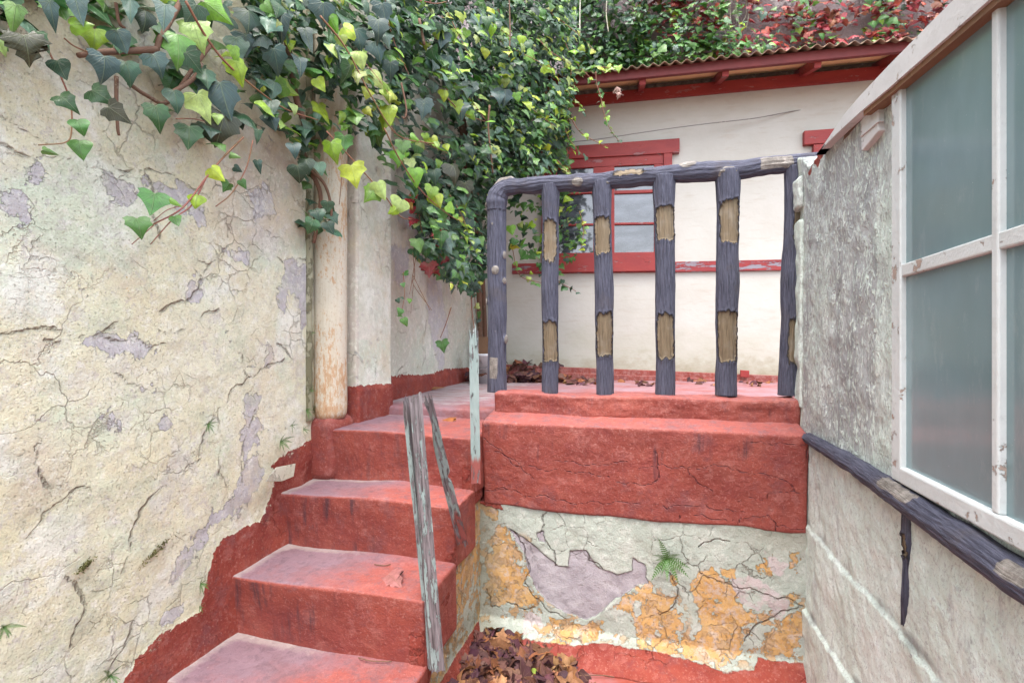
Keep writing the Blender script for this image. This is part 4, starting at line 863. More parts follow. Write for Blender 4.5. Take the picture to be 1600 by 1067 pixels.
# window
def wbar(name, polys, off, th, mat, parent):
    bmo = [fslab(name+str(i), p, off, th, mat, .003, parent) for i, p in enumerate(polys)]
    base = bmo[0]; bm = bmesh.new()
    for o in bmo: bm.from_mesh(o.data)
    bm.to_mesh(base.data); bm.free()
    for o in bmo[1:]: bpy.data.objects.remove(o)
    base.name = name; return base
wd = wbar('window', [[(840,232),(1062,216),(1062,238),(1051,239),(840,251)], [(1037.2,240),(1050.5,239.5),(1050.5,409),(1037.2,410)], [(846,251),(858,250.5),(858,411),(846,412)], [(846,396),(1037,393.5),(1050.5,409.2),(1050.5,423),(846,426)]], .045, .05, M['redwood'], hs_)
# sashes
sash = [[(858.3,251),(1037,240.5),(1037,256),(858.3,265)], [(858.3,265.2),(870,264.7),(870,396),(858.3,396)], [(927,262),(960,260),(960,394.5),(927,395)], [(1022,257),(1037,256.2),(1037,393.3),(1022,393.5)],
        [(870.2,302),(926.8,299),(926.8,302),(870.2,305)], [(870.2,350),(926.8,349),(926.8,352),(870.2,353)], [(960.2,298),(1021.8,296),(1021.8,301),(960.2,303)], [(960.2,348),(1021.8,347),(1021.8,350.5),(960.2,351.5)]]
sh = wbar('sash', sash, .030, .03, M['redwood'], wd)
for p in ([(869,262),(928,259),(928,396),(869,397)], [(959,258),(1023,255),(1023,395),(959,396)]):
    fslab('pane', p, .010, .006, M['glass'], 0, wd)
w2 = wbar('window', [[(1257,204.5),(1450,190),(1450,212),(1257,226)], [(1271.5,226),(1302,223.8),(1302,399),(1271.5,401)]], .045, .05, M['redwood'], hs_)
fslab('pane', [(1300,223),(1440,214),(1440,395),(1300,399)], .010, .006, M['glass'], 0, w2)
# vent plate at the foot of the wall
fslab('vent_block', [(1157,578),(1171,579),(1171,590),(1157,589)], .06, .02, M['redwood'], .003)
cb = [FW.P(x, y, .04+.10*math.sin(i*.5)) for i, (x, y) in enumerate([(880,223),(905,221),(940,217),(980,211),(1040,202),(1110,193),(1180,185),(1240,174),(1300,166),(1350,156),(1420,146)])]
tag(tube('overhead_cable', catmull(cb, 5), .0035, M['cable'], nseg=6), 'thin grey cable sagging across the cream wall above the red window', 'cable')
# high wall behind the roof
RWL = Plane(tuple(cw(.4, 6.6, -CAMZ)), tuple(fn))
hw = obj('boundary_wall', *(lambda V, F: (V, F))(*[[RWL.W(u, v, n) for n in (0, -.4) for u in (-6.5, 6.5) for v in (0, 6.2)], [(0, 2, 3, 1), (4, 5, 7, 6), (0, 1, 5, 4), (2, 6, 7, 3), (1, 3, 7, 5), (0, 4, 6, 2)]]), M['stone'], smooth=False)
tag(hw, 'tall mauve stone wall above the corrugated roof, mostly hidden by climbing plants', 'wall')
# ================================================================== broken handrail timbers
def plank(name, p0, p1, w, th, facing, parent, seed, jag=.03, jagb=.0, paint=.06, wtop=1.0, notch=None, redz=None):
    p0 = np.array(p0, float); p1 = np.array(p1, float); ax = p1-p0; L = np.linalg.norm(ax); ax /= L
    f = np.array(facing, float); f -= (f@ax)*ax; f /= np.linalg.norm(f); s = np.cross(ax, f)
    nw, nt = 14, 5; loop = [(-.5+i/nw, .5) for i in range(nw)]+[(.5, .5-i/nt) for i in range(nt)]+[(.5-i/nw, -.5) for i in range(nw)]+[(-.5, -.5+i/nt) for i in range(nt)]
    loop = np.array(loop); m = len(loop); rows = int(L/.006)+2; V = []; uvs = []; pa = []; rf = []
    per = np.concatenate([[0], np.cumsum(np.linalg.norm((np.roll(loop, -1, 0)-loop)*(w, th), axis=1))])[:-1]
    jt = vn(np.c_[loop[:, 0]*5, loop[:, 1]*1.5, loop[:, 0]*0], 1, seed); jt2 = vn(np.c_[loop[:, 0]*14, loop[:, 1]*3, loop[:, 0]*0], 1, seed+1)
    jj = (jt*.7+jt2*.3)*jag
    for r in range(rows):
        t = r/(rows-1); base = p0+ax*L*t; k = 1+(wtop-1)*t
        e = sstep(np.array([t]), .86, 1)[0]; eb = 1-sstep(np.array([t]), 0, .12)[0]
        P = base + s*(loop[:, :1]*w*k)+f*(loop[:, 1:]*th) + ax*(jj*e)[:, None] - ax*(jj*jagb*eb)[:, None]
        nz = fbm(np.c_[P@s*60, P@f*60, P@ax*5], 1, 3, seed+4)*.0013
        dirn = np.sign(loop)*(np.abs(loop) > .49); P = P+(s*dirn[:, :1]+f*dirn[:, 1:])*nz[:, None]
        if notch:
            for nt_, nd, side, nh in notch:
                q = np.exp(-((t-nt_)/nh)**2); P = P - s*side*((loop[:, 0]*side > .2)*nd*q)[:, None]
        V.append(P); uvs.append(np.c_[per+seed, np.full(m, L*t)]); pa.append(np.full(m, paint-.10*e-.05*(loop[:, 1] < 0))); rf.append(np.full(m, (-.02 if redz is None else redz-P[:, 2].mean()))+.03*jt2)
    V = np.vstack(V); n = rows*m; i = np.arange(rows-1)[:, None]*m; j = np.arange(m)[None, :]; j2 = (j+1) % m
    F = [list(x) for x in np.stack([(i+j).ravel(), (i+j2).ravel(), (i+m+j2).ravel(), (i+m+j).ravel()], 1)]
    # end caps as strips across the thickness so a broken end keeps its splinters
    for e0, rev in ((0, False), ((rows-1)*m, True)):
        A = [e0+k for k in range(nw+1)]; Bk = [e0+(nw+nt+nw-k) % m for k in range(nw+1)]
        for k in range(nw): q = [A[k], A[k+1], Bk[k+1], Bk[k]]; F.append(q if rev else q[::-1])
        sd = [e0+nw+k for k in range(nt+1)]; F.append(sd if rev else sd[::-1]); sd = [e0+(nw+nt+nw+k) % m for k in range(nt+1)]; F.append(sd if rev else sd[::-1])
    F = [x for x in F if len(set(x)) > 2]
    o = obj(name, V, F, M['teal'], parent, uv=np.vstack(uvs), attrs=dict(paint=np.concatenate(pa), redfoot=np.concatenate(rf)), smooth=False)
    return o
tocam = lambda p: (CAM-p)*np.array((1, 1, 0))
p0, p1 = at(684, 1043, 1.53), at(649, 624, 1.50)
t1 = thing('broken_post', p0, 'tallest broken timber post, grey with flaking teal paint, its foot among dead leaves', 'post', 'broken handrail timbers')
plank('board', p0, p1, .038, .030, tocam(p0)+np.array((.2, 0, 0)), t1, 3, .05, .3, -.030, .90, redz=.20)
q0, q1 = at(675, 1040, 1.565), at(635, 634, 1.525)
plank('side_strip', q0, q1, .016, .030, tocam(q0)+np.array((-.5, 0, 0)), t1, 5, .05, .2, .03, .75)
p0, p1 = at(722, 848, 1.775), at(668, 627, 1.56)
t2 = thing('broken_post', p0, 'short splintered timber leaning from the stair side between two longer posts', 'post', 'broken handrail timbers')
plank('board', p0, p1, .034, .022, tocam(p0)+np.array((.3, 0, 0)), t2, 9, .05, .4, .015, .9, notch=[(.50, .013, 1, .03), (.88, .012, -1, .12)], redz=.62)
p0, p1 = at(743.5, 754, 1.90), at(740, 524, 1.90)
t3 = thing('broken_post', p0, 'upright pale teal timber post with splintered top at the corner of the red kerb', 'post', 'broken handrail timbers')
plank('board', p0, p1, .035, .022, tocam(p0), t3, 14, .05, .1, .10, .95, redz=.76)
s0, s1 = at(743.5, 540, 1.885), at(742.5, 505, 1.885)
plank('splinter', s0, s1, .008, .006, tocam(s0), t3, 16, .02, .0, .12, .4)
# ================================================================== leaves
def tmpl(kind):
    if kind == 0: half = [(0, 0), (.13, -.10), (.33, -.14), (.52, -.03), (.45, .12), (.52, .31), (.36, .42), (.24, .57), (.12, .78), (0, 1.0)]      # lobed
    elif kind == 1: half = [(0, 0), (.16, -.08), (.36, -.06), (.50, .08), (.50, .24), (.41, .39), (.31, .55), (.21, .71), (.11, .86), (0, 1.0)]   # heart
    elif kind == 2: half = [(0, 0), (.10, -.06), (.22, -.06), (.34, .06), (.26, .20), (.24, .38), (.19, .52), (.13, .68), (.06, .85), (0, 1.0)]   # long
    else: half = [(0, 0), (.12, -.06), (.30, -.20), (.36, -.08), (.52, -.10), (.48, .04), (.66, .20), (.50, .24), (.54, .42), (.32, .38), (.26, .50), (.32, .66), (.15, .72), (0, 1.0)]            # maple-like
    half = np.array(half); n = len(half); mid = np.c_[np.zeros(n), np.linspace(0, 1, n)]; inn = mid*.5+half*.5
    V = np.vstack([mid, inn, half, inn*(-1, 1), half*(-1, 1)]); F = []
    for a, b, rv in ((0, n, 0), (n, 2*n, 0), (0, 3*n, 1), (3*n, 4*n, 1)):
        for i in range(n-1):
            q = [a+i, a+i+1, b+i+1, b+i]; F.append(q if not rv else q[::-1])
    return V, np.array(F)
TM = [tmpl(k) for k in range(4)]
def leafmesh(name, L, parent, mat, curl=1.0):
    """L: list of (pos, normal, tip dir, size, colour, kind). pos is the middle of the blade"""
    Vs = []; Fs = []; C = []; U = []; n = 0
    for pos, nr, tip, size, col, kind in L:
        V2, F = TM[kind]; nr = np.array(nr, float); nr /= np.linalg.norm(nr); y = np.array(tip, float); y -= (y@nr)*nr; y /= max(1e-6, np.linalg.norm(y)); x = np.cross(y, nr)
        fold = RNG.uniform(-.15, .65)*curl; dr = RNG.uniform(.0, .8)*curl; wv = RNG.uniform(.01, .09)*curl; ph = RNG.uniform(0, 6); sk = RNG.uniform(-.12, .12); sx = RNG.uniform(.85, 1.15)
        X = V2[:, 0]*sx; Y = V2[:, 1]
        z = -fold*np.abs(X) - dr*(Y-.4)**2 + wv*np.sin(9*Y+ph)*np.abs(X)*2 + .25*fold*X*X
        P = pos + ((X+sk*Y*Y)[:, None]*x + (Y-.38)[:, None]*y + z[:, None]*nr)*size
        Vs.append(P); Fs.append(F+n); n += len(P); C.append(np.tile(np.array(col), (len(P), 1))); U.append(V2)
    return obj(name, np.vstack(Vs), np.vstack(Fs), mat, parent, cols=np.vstack(C), uv=np.vstack(U))
DK = [(.016, .052, .030), (.030, .090, .045), (.055, .130, .075), (.026, .100, .022), (.085, .165, .110), (.036, .120, .035)]; MD = [(.07, .21, .035), (.12, .27, .05), (.06, .19, .03)]; LM = [(.31, .47, .02), (.24, .43, .025), (.42, .50, .03), (.17, .38, .03), (.38, .50, .13)]
CRD = [(.48, .04, .06), (.52, .10, .07), (.36, .03, .05), (.52, .20, .12), (.28, .05, .05)]
def pick(a, j=.15): c = np.array(a[RNG.randint(len(a))]); return np.clip(c*RNG.uniform(1-j*1.8, 1+j*1.8)*(1+RNG.uniform(-.08, .08, 3)), 0, 1)
RT = np.array((CT, ST, 0)); FWD = np.array((-ST, CT, 0)); UP = np.array((0, 0, 1.))
def facing(wn, tilt=.55, up=.55): v = np.array(wn, float)+UP*RNG.uniform(-.05, up*2)+RNG.normal(0, tilt, 3); return v/np.linalg.norm(v)
def tipdir(spread=.5, ang=None):
    a = RNG.normal(0, spread) if ang is None else rad(ang); return RT*math.sin(a)-UP*math.cos(a)+FWD*RNG.uniform(-.25, .25)
def zwall(px):
    if px < 486: return -1.385/(CT*(px-CX)/FPX-ST)
    return float(np.interp(px, [486, 560, 612, 700, 740, 760, 900], [2.12, 2.25, 2.42, 3.3, 4.2, 4.35, 4.35]))
ZI = ([-100, 0, 250, 400, 500, 600, 650, 700, 760, 830, 900, 980], [.95, 1.00, 1.33, 1.62, 1.90, 2.08, 2.28, 2.55, 2.95, 3.35, 3.75, 4.0])
def zi(px): return float(np.interp(px, *ZI))
def inpoly(x, y, poly):
    c = False; n = len(poly)
    for i in range(n):
        (x1, y1), (x2, y2) = poly[i], poly[(i+1) % n]
        if (y1 > y) != (y2 > y) and x < (x2-x1)*(y-y1)/(y2-y1)+x1: c = not c
    return c
def fill(poly, size, layers, zf, depth, colf, wn, spread=.5, tilt=.55, kinds=(0, 0, 1, 2), dens=None, up=.55):
    xs = [p[0] for p in poly]; ys = [p[1] for p in poly]; out = []
    A = abs(sum(poly[i][0]*poly[(i+1) % len(poly)][1]-poly[(i+1) % len(poly)][0]*poly[i][1] for i in range(len(poly))))/2
    zm = zf(sum(xs)/len(xs)); sp = size*FPX/zm; N = int(layers*A/(sp*sp*.5)); k = 0
    while k < N:
        x, y = RNG.uniform(min(xs), max(xs)), RNG.uniform(min(ys), max(ys))
        if not inpoly(x, y, poly): continue
        z0 = zf(x)
        if RNG.rand() > (zm/z0)**2*1.6 and z0 > zm: pass
        k += 1
        if dens is not None and RNG.rand() > dens(x, y): continue
        q = RNG.rand(); cl = vn(np.array([[x/38., y/38., 3.]]), 1, 5)[0]; zc = z0 + depth*(q**1.3) + depth*.55*cl
        if cl > .25 and q < .5 and RNG.rand() < .65: continue
        out.append((at(x, y, zc), facing(wn, tilt, up), tipdir(spread), size*RNG.choice([RNG.uniform(.4, .7), RNG.uniform(.65, 1.0), RNG.uniform(.9, 1.3)]), colf(x, y, q), kinds[RNG.randint(len(kinds))]))
    return out
EW = np.array((.85, -.55, .15))           # open side of the left wall, towards the viewer
LWN = np.array((.9, -.45, .25))
def cdark(pl=.1, pm=.18):
    def f(x, y, q):
        r = RNG.rand()
        if q < .6 and r < pl: return pick(LM)
        if r < pl+pm: return pick(MD)
        return pick(DK)
    return f
# --- 1. ivy over the near part of the left wall
A_ = [(-120,-60),(430,-60),(430,100),(400,190),(352,225),(310,215),(290,175),(260,150),(255,110),(215,95),(160,100),(130,60),(70,40),(30,90),(-60,95),(-120,60)]
def densA(x, y): return float(np.clip(1.05-max(0, (y-30))/170 - (.6 if (70 < x < 250 and y > 18 and y < 130) else 0), .15, 1))
L1 = fill(A_, .068, 1.25, lambda x: zi(x)+.02, .10, cdark(.12, .2), LWN, .55, .35, kinds=(0, 0, 0, 1), dens=densA)
L1 += fill([(-80,-60),(430,-60),(430,30),(-80,12)], .072, 1.9, lambda x: zi(x)+.02, .12, cdark(.12, .2), LWN, .55, .35, kinds=(0, 0, 0, 1))
L1 += fill([(240,60),(360,60),(440,110),(420,210),(360,235),(300,225),(262,180)], .066, .8, lambda x: zi(x)+.04, .12, cdark(.03, .10), LWN, .5, .35, kinds=(0, 0, 0, 1))
G, D, K, B_ = 'g', 'd', 'k', 'b'
heroes1 = [(124,39,38,100,'l',1),(148,60,42,10,'l',0),(307,52,56,15,'l',0),(337,17,54,60,'l',0),(368,84,34,20,'l',2),(375,112,46,30,'l',0),(446,141,44,70,'l',0),(459,168,24,30,'l',1),(318,166,54,40,'l',0),(339,184,22,0,'l',1),(279,72,66,10,'g',0),(339,270,32,60,'l',1),(307,311,30,-10,'l',1),
 (240,316,50,-10,'g',0),(217,354,40,10,'g',0),(275,344,24,30,'g',1),(272,316,26,70,'l',2),(124,230,38,10,'g',1),(125,196,30,30,'g',1),(77,238,24,70,'g',2),(105,160,40,50,'d',0),(94,107,36,20,'d',1),(66,64,40,30,'d',2),(22,24,58,-20,'g',2),(43,74,54,10,'k',3),(80,20,54,10,'b',2),(163,106,52,20,'b',0),(202,112,46,20,'d',0),(158,150,44,60,'d',0),
 (184,178,42,60,'k',0),(247,99,42,30,'b',0),(247,182,50,10,'d',0),(275,154,44,30,'d',1),(349,152,68,10,'b',0),(257,22,58,0,'b',2),(345,200,62,-20,'k',0),(296,212,46,0,'d',0),(424,188,32,10,'b',1),(403,259,26,10,'b',2),(380,287,18,40,'g',1),(354,292,22,-60,'g',0),(371,264,16,70,'d',1),(366,243,20,80,'g',2),(403,212,28,0,'d',2),(228,30,44,10,'k',0),(190,62,40,30,'b',1),(203,12,50,0,'d',2),(120,10,60,0,'b',2),(300,95,40,40,'d',0),(322,120,40,0,'d',0),(188,48,16,10,'l',2),(300,20,44,-30,'d',0),(390,30,44,10,'d',0),(385,70,40,0,'b',0)]
CM = dict(l=LM, g=MD, d=DK, k=[(.020, .045, .020), (.05, .05, .025)], b=[(.030, .075, .065), (.04, .09, .08)])
def heroes(hs, dz, wn, tilt=.22):
    o = []
    for x, y, s, a, c, k in hs:
        zc = zi(x)-dz+RNG.uniform(-.02, .02); sz = s/FPX*zc*.84
        o.append((at(x, y, zc), facing(np.array(wn)*.5+(CAM-at(x, y, zc))/zc*.7, tilt, .15), tipdir(.1, a), sz, pick(CM[c], .1), k))
    return o
L1 += heroes(heroes1, .03, LWN)
base = LW.P(250, 20); base[2] = 2.3
iv1 = thing('ivy', base, 'large-leaved dark ivy with lime shoots hanging over the cracked cream wall at top left', 'ivy')
leafmesh('foliage', L1, iv1, M['leaf'])
def sp(pts, off=.0): return [at(x, y, zi(x)+off) for x, y in pts]
manytubes('stem', [(sp([(122,87),(150,83),(190,80),(245,78)], .02), .006, .009), (sp([(245,78),(250,60),(262,40),(290,-10)], .02), .007, .008), (sp([(181,5),(186,35),(195,45)], .03), .004, .004), (sp([(182,120),(182,160),(184,200),(186,212)], .02), .005, .003),
  (sp([(200,130),(230,150),(262,160),(300,110),(330,70)], .03), .005, .006), (sp([(260,150),(300,125),(315,100)], .01), .006, .006)], M['stem'], iv1, 7)
manytubes('shoot', [(sp([(75,78),(95,120),(110,160),(112,200),(104,222),(60,227)]), .002, .0013), (sp([(100,60),(115,72),(137,82)]), .0015, .002), (sp([(380,215),(350,245),(322,278),(285,325),(237,352)], -.02), .003, .002), (sp([(322,278),(300,320),(270,343),(235,382)], -.02), .0025, .0012),
  (sp([(395,220),(385,262),(362,302),(337,323)], -.01), .0022, .0015), (sp([(240,352),(222,368),(206,382)], -.02), .0013, .001), (sp([(290,2),(320,55),(350,95),(395,135),(445,170),(497,188)], -.03), .004, .002), (sp([(275,186),(300,186),(320,190)]), .002, .001), (sp([(285,322),(262,328),(240,345)], -.02), .0013, .001)], M['stemgreen'], iv1, 6)
# --- 2. the great mass of ivy falling from the corner
L2 = []
B1 = [(395,-40),(660,-40),(668,90),(640,200),(690,250),(670,300),(655,340),(615,290),(590,240),(560,208),(520,205),(498,240),(490,285),(470,255),(452,215),(425,190),(395,120)]
L2 += fill(B1, .064, 2.8, zi, .22, cdark(.17, .25), EW, .45, .42, kinds=(0, 0, 1, 2))
L2 += fill([(395,-40),(700,-40),(700,90),(395,70)], .060, 1.8, zi, .15, cdark(.17, .25), EW, .45, .42, kinds=(0, 0, 1, 2))
def densB(x, y): return .35 if ((x-672)/34)**2+((y-175)/62)**2 < 1 else 1
B2_ = [(640,-40),(760,-40),(762,290),(757,440),(742,470),(716,462),(690,440),(648,398),(640,360),(660,320),(692,250),(655,215),(640,190)]
L2 += fill(B2_, .062, 3.6, zi, .45, cdark(.12, .2), EW, .45, .42, kinds=(0, 0, 1, 2), dens=densB)
B3 = [(750,-40),(885,-40),(900,30),(915,70),(898,105),(903,140),(884,170),(896,205),(882,230),(892,262),(835,275),(790,285),(770,300),(755,330)]
L2 += fill(B3, .060, 4.6, zi, .40, cdark(.18, .28), EW*(1, 1.4, 1), .45, .45, kinds=(0, 0, 1, 2))
B4 = [(790,300),(893,265),(905,330),(906,380),(893,425),(868,455),(846,420),(820,400),(800,385)]
L2 += fill(B4, .060, 1.5, lambda x: zi(x)+.3, .25, cdark(.35, .35), (.1, -1, .2), .5, .5, kinds=(0, 1))
L2 += fill([(800,380),(850,400),(850,440),(815,425)], .060, .5, lambda x: zi(x)+.3, .1, cdark(.5, .3), (.1, -1, .2), .5, .5, kinds=(0, 1))
# deep inner leaves close the hollow, colours darkened to paint its shade
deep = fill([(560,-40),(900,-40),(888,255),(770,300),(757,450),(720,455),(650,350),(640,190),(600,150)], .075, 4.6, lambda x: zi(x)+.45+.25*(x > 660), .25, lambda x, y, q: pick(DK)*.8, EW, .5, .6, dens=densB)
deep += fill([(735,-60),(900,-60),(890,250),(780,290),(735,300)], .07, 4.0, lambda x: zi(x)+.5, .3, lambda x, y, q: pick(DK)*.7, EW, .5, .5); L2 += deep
L2 += fill([(466,225),(500,232),(512,290),(524,340),(520,372),(470,360),(482,320),(474,270)], .052, .9, lambda x: 2.02, .05, cdark(.0, .25), LWN, .5, .5, kinds=(1, 0))
heroes2 = [(520,37,30,30,'l',1),(548,49,34,70,'l',1),(533,65,24,0,'l',1),(565,91,34,30,'l',1),(551,104,28,0,'l',2),(499,132,26,40,'l',1),(586,125,36,50,'l',1),(574,144,24,-20,'l',1),(606,148,26,20,'l',1),(607,177,38,0,'l',1),(520,237,42,10,'l',0),(537,224,36,0,'g',0),(553,272,44,20,'l',0),(580,301,38,-40,'l',0),(594,296,36,30,'l',1),(624,321,36,-30,'l',1),(615,330,20,-60,'l',1),
 (649,275,36,10,'l',1),(673,301,30,-20,'l',0),(682,312,28,20,'l',1),(704,326,22,60,'l',1),(713,339,12,30,'l',1),(715,166,26,10,'l',0),(737,179,20,30,'l',1),(695,148,22,0,'l',1),(647,216,18,80,'l',1),(665,215,18,20,'l',1),(679,221,22,40,'l',1),(698,229,16,20,'l',1),(630,230,30,0,'g',0),(622,245,30,10,'l',0),(728,53,18,-20,'l',1),(681,50,22,20,'l',1),(724,57,16,0,'l',1),(746,30,20,10,'l',2),(770,47,20,10,'l',1),
 (825,163,22,10,'l',1),(845,176,16,10,'l',1),(808,151,18,20,'l',1),(816,62,18,0,'l',1),(818,75,16,10,'l',1),(830,88,22,60,'l',0),(855,107,22,70,'l',0),(790,130,16,0,'l',1),(760,82,18,0,'l',1),(690,370,32,0,'g',0),(692,540,24,20,'g',0),(633,502,18,20,'g',1),(625,487,16,-20,'g',1),(640,470,10,0,'g',1),(622,470,10,30,'d',1),(630,445,10,20,'g',1),(460,232,30,10,'b',1),(467,270,34,20,'k',1),(480,258,30,10,'k',1),(499,335,26,10,'d',1),(512,322,22,0,'d',1),(500,262,26,10,'d',1),(495,335,26,20,'d',0),(514,355,26,30,'d',1),(487,352,30,-20,'d',1),
 (600,20,40,10,'b',0),(592,45,44,0,'b',0),(590,78,40,20,'b',0),(610,110,34,0,'b',0),(560,60,40,10,'b',0),(530,95,34,0,'b',0),(480,60,48,10,'b',2),(470,100,44,0,'b',2),(440,40,52,0,'b',2),(432,95,50,20,'b',0),(505,20,44,0,'b',0),(690,60,34,-10,'b',0),(700,100,36,0,'b',2),(735,140,32,0,'b',0),(780,150,30,10,'b',0),(720,170,36,10,'b',0),(665,165,34,20,'b',0),(790,150,34,0,'b',0),(662,172,34,0,'b',0),(745,35,28,0,'b',0),
 (705,372,34,20,'d',0),(723,422,32,0,'d',0),(735,352,24,0,'d',0),(727,298,36,10,'k',0),(712,270,38,10,'k',0),(738,235,26,0,'d',0),(726,305,32,0,'d',0),(680,275,30,10,'d',0),(700,385,30,30,'d',0),(742,380,22,0,'d',0)]
def heroz(hs, dz, wn):
    return heroes(hs, dz, wn, .25)
L2 += heroz([h for h in heroes2 if h[0] < 900], .07, EW)
# strands hanging past the eave and over the house
def strand(pts, zc, size, colf, n, L, wn=(.1, -1, .2), off=8):
    P = catmull([at(x, y, zc) for x, y in pts], 6); d = np.concatenate([[0], np.cumsum(np.linalg.norm(np.diff(P, axis=0), axis=1))])
    for t in np.linspace(.03, 1, n)*d[-1]:
        p = np.array([np.interp(t, d, P[:, i]) for i in range(3)]); p = p+RT*RNG.uniform(-1, 1)*size*.5+UP*RNG.uniform(-.3, .3)*size
        L.append((p, facing(wn, .5), tipdir(.7), size*RNG.uniform(.7, 1.15), colf(0, 0, 0), RNG.randint(2)))
    return ([at(x, y, zc) for x, y in pts], .0028*zc/3, .0015*zc/3)
stems = []
stems.append(strand([(931,112),(932,130),(938,150),(943,175),(952,200),(968,222)], 3.75, .045, cdark(.3, .4), 14, L2))
stems.append(strand([(892,185),(905,205),(922,217),(950,230)], 3.7, .048, cdark(.7, .3), 5, L2))
stems.append(strand([(893,100),(890,150),(888,200),(886,250)], 3.7, .05, cdark(.3, .4), 26, L2))
stems.append(strand([(880,105),(905,110),(935,105),(960,108)], 3.75, .065, cdark(.5, .3), 16, L2))
stems.append(strand([(740,440),(742,470),(746,500)], 3.6, .05, cdark(.1, .4), 6, L2))
stems.append(strand([(905,330),(912,355),(908,390)], 3.9, .05, cdark(.5, .4), 8, L2))
stems.append(strand([(850,425),(872,440),(900,455)], 3.9, .05, cdark(.2, .5), 8, L2))
stems.append(strand([(800,385),(812,430),(846,442)], 3.7, .055, cdark(.4, .4), 8, L2))
stems.append(strand([(630,425),(632,460),(626,495)], 2.35, .03, cdark(.0, .8), 3, L2))
for (x0, y0, x1, y1, c) in ((880,60,925,125,.7),(870,120,915,175,.5),(880,190,912,245,.6),(860,20,930,80,.6),(870,250,905,300,.7),(700,300,735,380,.4),(540,70,610,150,.6),(600,-10,640,120,.5),(700,20,740,100,.5),(760,30,800,60,.9),(770,60,870,110,.6),(700,120,760,190,.4),(800,140,870,200,.6),(840,60,890,100,.8),(640,210,700,240,.6)):
    k = 7 if x0 < 700 else 12
    stems.append(strand([(x0, y0), ((x0+x1)/2+RNG.uniform(-8, 8), (y0+y1)/2), (x1, y1)], zi((x0+x1)/2)-.05, .045, cdark(c, .3), k, L2, EW))
base = at(740, 541, 4.0); base[2] = .88
iv2 = thing('ivy', base, 'huge cascade of dark ivy with lime tips filling the corner above the landing', 'ivy')
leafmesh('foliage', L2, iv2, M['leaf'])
def zt(pts, z): return [at(x, y, z if not callable(z) else z(x)) for x, y in pts]
manytubes('trunk', [(zt([(727,225),(730,260),(738,285),(745,340),(748,420),(750,520),(752,584)], lambda x: 4.0+.02*(x-727)), .028, .022), (zt([(733,222),(742,262),(745,310),(752,400),(757,500),(761,584)], lambda x: 4.0+.02*(x-727)), .024, .02), (zt([(727,225),(716,150),(700,60),(690,-40)], 3.6), .028, .03), (zt([(733,222),(760,120),(790,-40)], 3.7), .022, .02),
   (zt([(470,225),(482,260),(500,300),(498,340),(490,380)], 2.06), .010, .007), (zt([(482,262),(508,290),(518,330),(512,352)], 2.04), .007, .004), (zt([(476,190),(470,225)], 2.06), .010, .010), (zt([(445,50),(455,100),(462,150),(476,195)], 1.9), .012, .011), (zt([(627,130),(635,170),(632,185),(628,182)], 2.1), .004, .003), (zt([(670,-20),(680,60),(690,100)], 2.5), .005, .005), (zt([(655,30),(663,70)], 2.2), .006, .006),
   (zt([(765,165),(763,200),(770,270)], 2.9), .006, .004), (zt([(795,-20),(797,50),(795,90)], 3.0), .004, .004)], M['stem'], iv2, 8)
manytubes('shoot', stems+[(sp([(500,25),(540,75),(580,150),(620,210),(665,223),(690,224)], -.08), .0035, .002), (sp([(510,205),(560,260),(600,305),(625,338),(643,343)], -.06), .003, .0018), (sp([(600,200),(625,250),(660,300),(700,335),(725,348)], -.08), .003, .0018), (sp([(700,155),(725,178),(758,190)], -.06), .003, .0018),
   (sp([(650,0),(680,6),(697,3)], -.05), .003, .002), (zt([(705,480),(697,505),(688,528)], 2.7), .003, .002), (zt([(645,430),(655,450),(672,485)], 2.55), .002, .0015), (zt([(650,400),(645,430),(640,460)], 2.5), .002, .0015), (zt([(738,440),(737,480),(742,520)], 3.2), .004, .003), (zt([(535,260),(532,300),(530,320)], 2.0), .0018, .0014)], M['stemgreen'], iv2, 6)
# --- 3. red creeper in the recess
L3 = []
for x, y, s, a, z in ((671,420,36,10,2.55),(690,385,34,-10,2.75),(687,368,26,20,2.75),(640,312,28,20,2.5),(645,345,24,-20,2.5),(646,330,16,40,2.5),(693,408,22,0,2.7),(684,425,16,20,2.7)):
    L3.append((at(x, y, z), facing((.3, -1, .1), .2, .02), tipdir(.1, a), s/FPX*z*.72, pick([(.50, .02, .045), (.38, .03, .04)], .15), 3))
L3.append((at(640, 322, 2.48), facing((.3, -1, .3), .3), tipdir(.1, 30), .04, (.55, .30, .04), 1))
b3 = at(655, 480, 2.7); cr3 = thing('creeper', b3, 'thin creeper with a few crimson leaves below the ivy beside the pale pilaster', 'creeper')
leafmesh('foliage', L3, cr3, M['leaf'])
manytubes('stem', [(zt([(650,300),(657,350),(664,385),(666,420)], 2.6), .003, .002), (zt([(645,395),(648,430),(646,445),(675,485)], 2.6), .002, .0015), (zt([(646,445),(642,490)], 2.6), .0015, .001)], M['stemgreen'], cr3, 6)
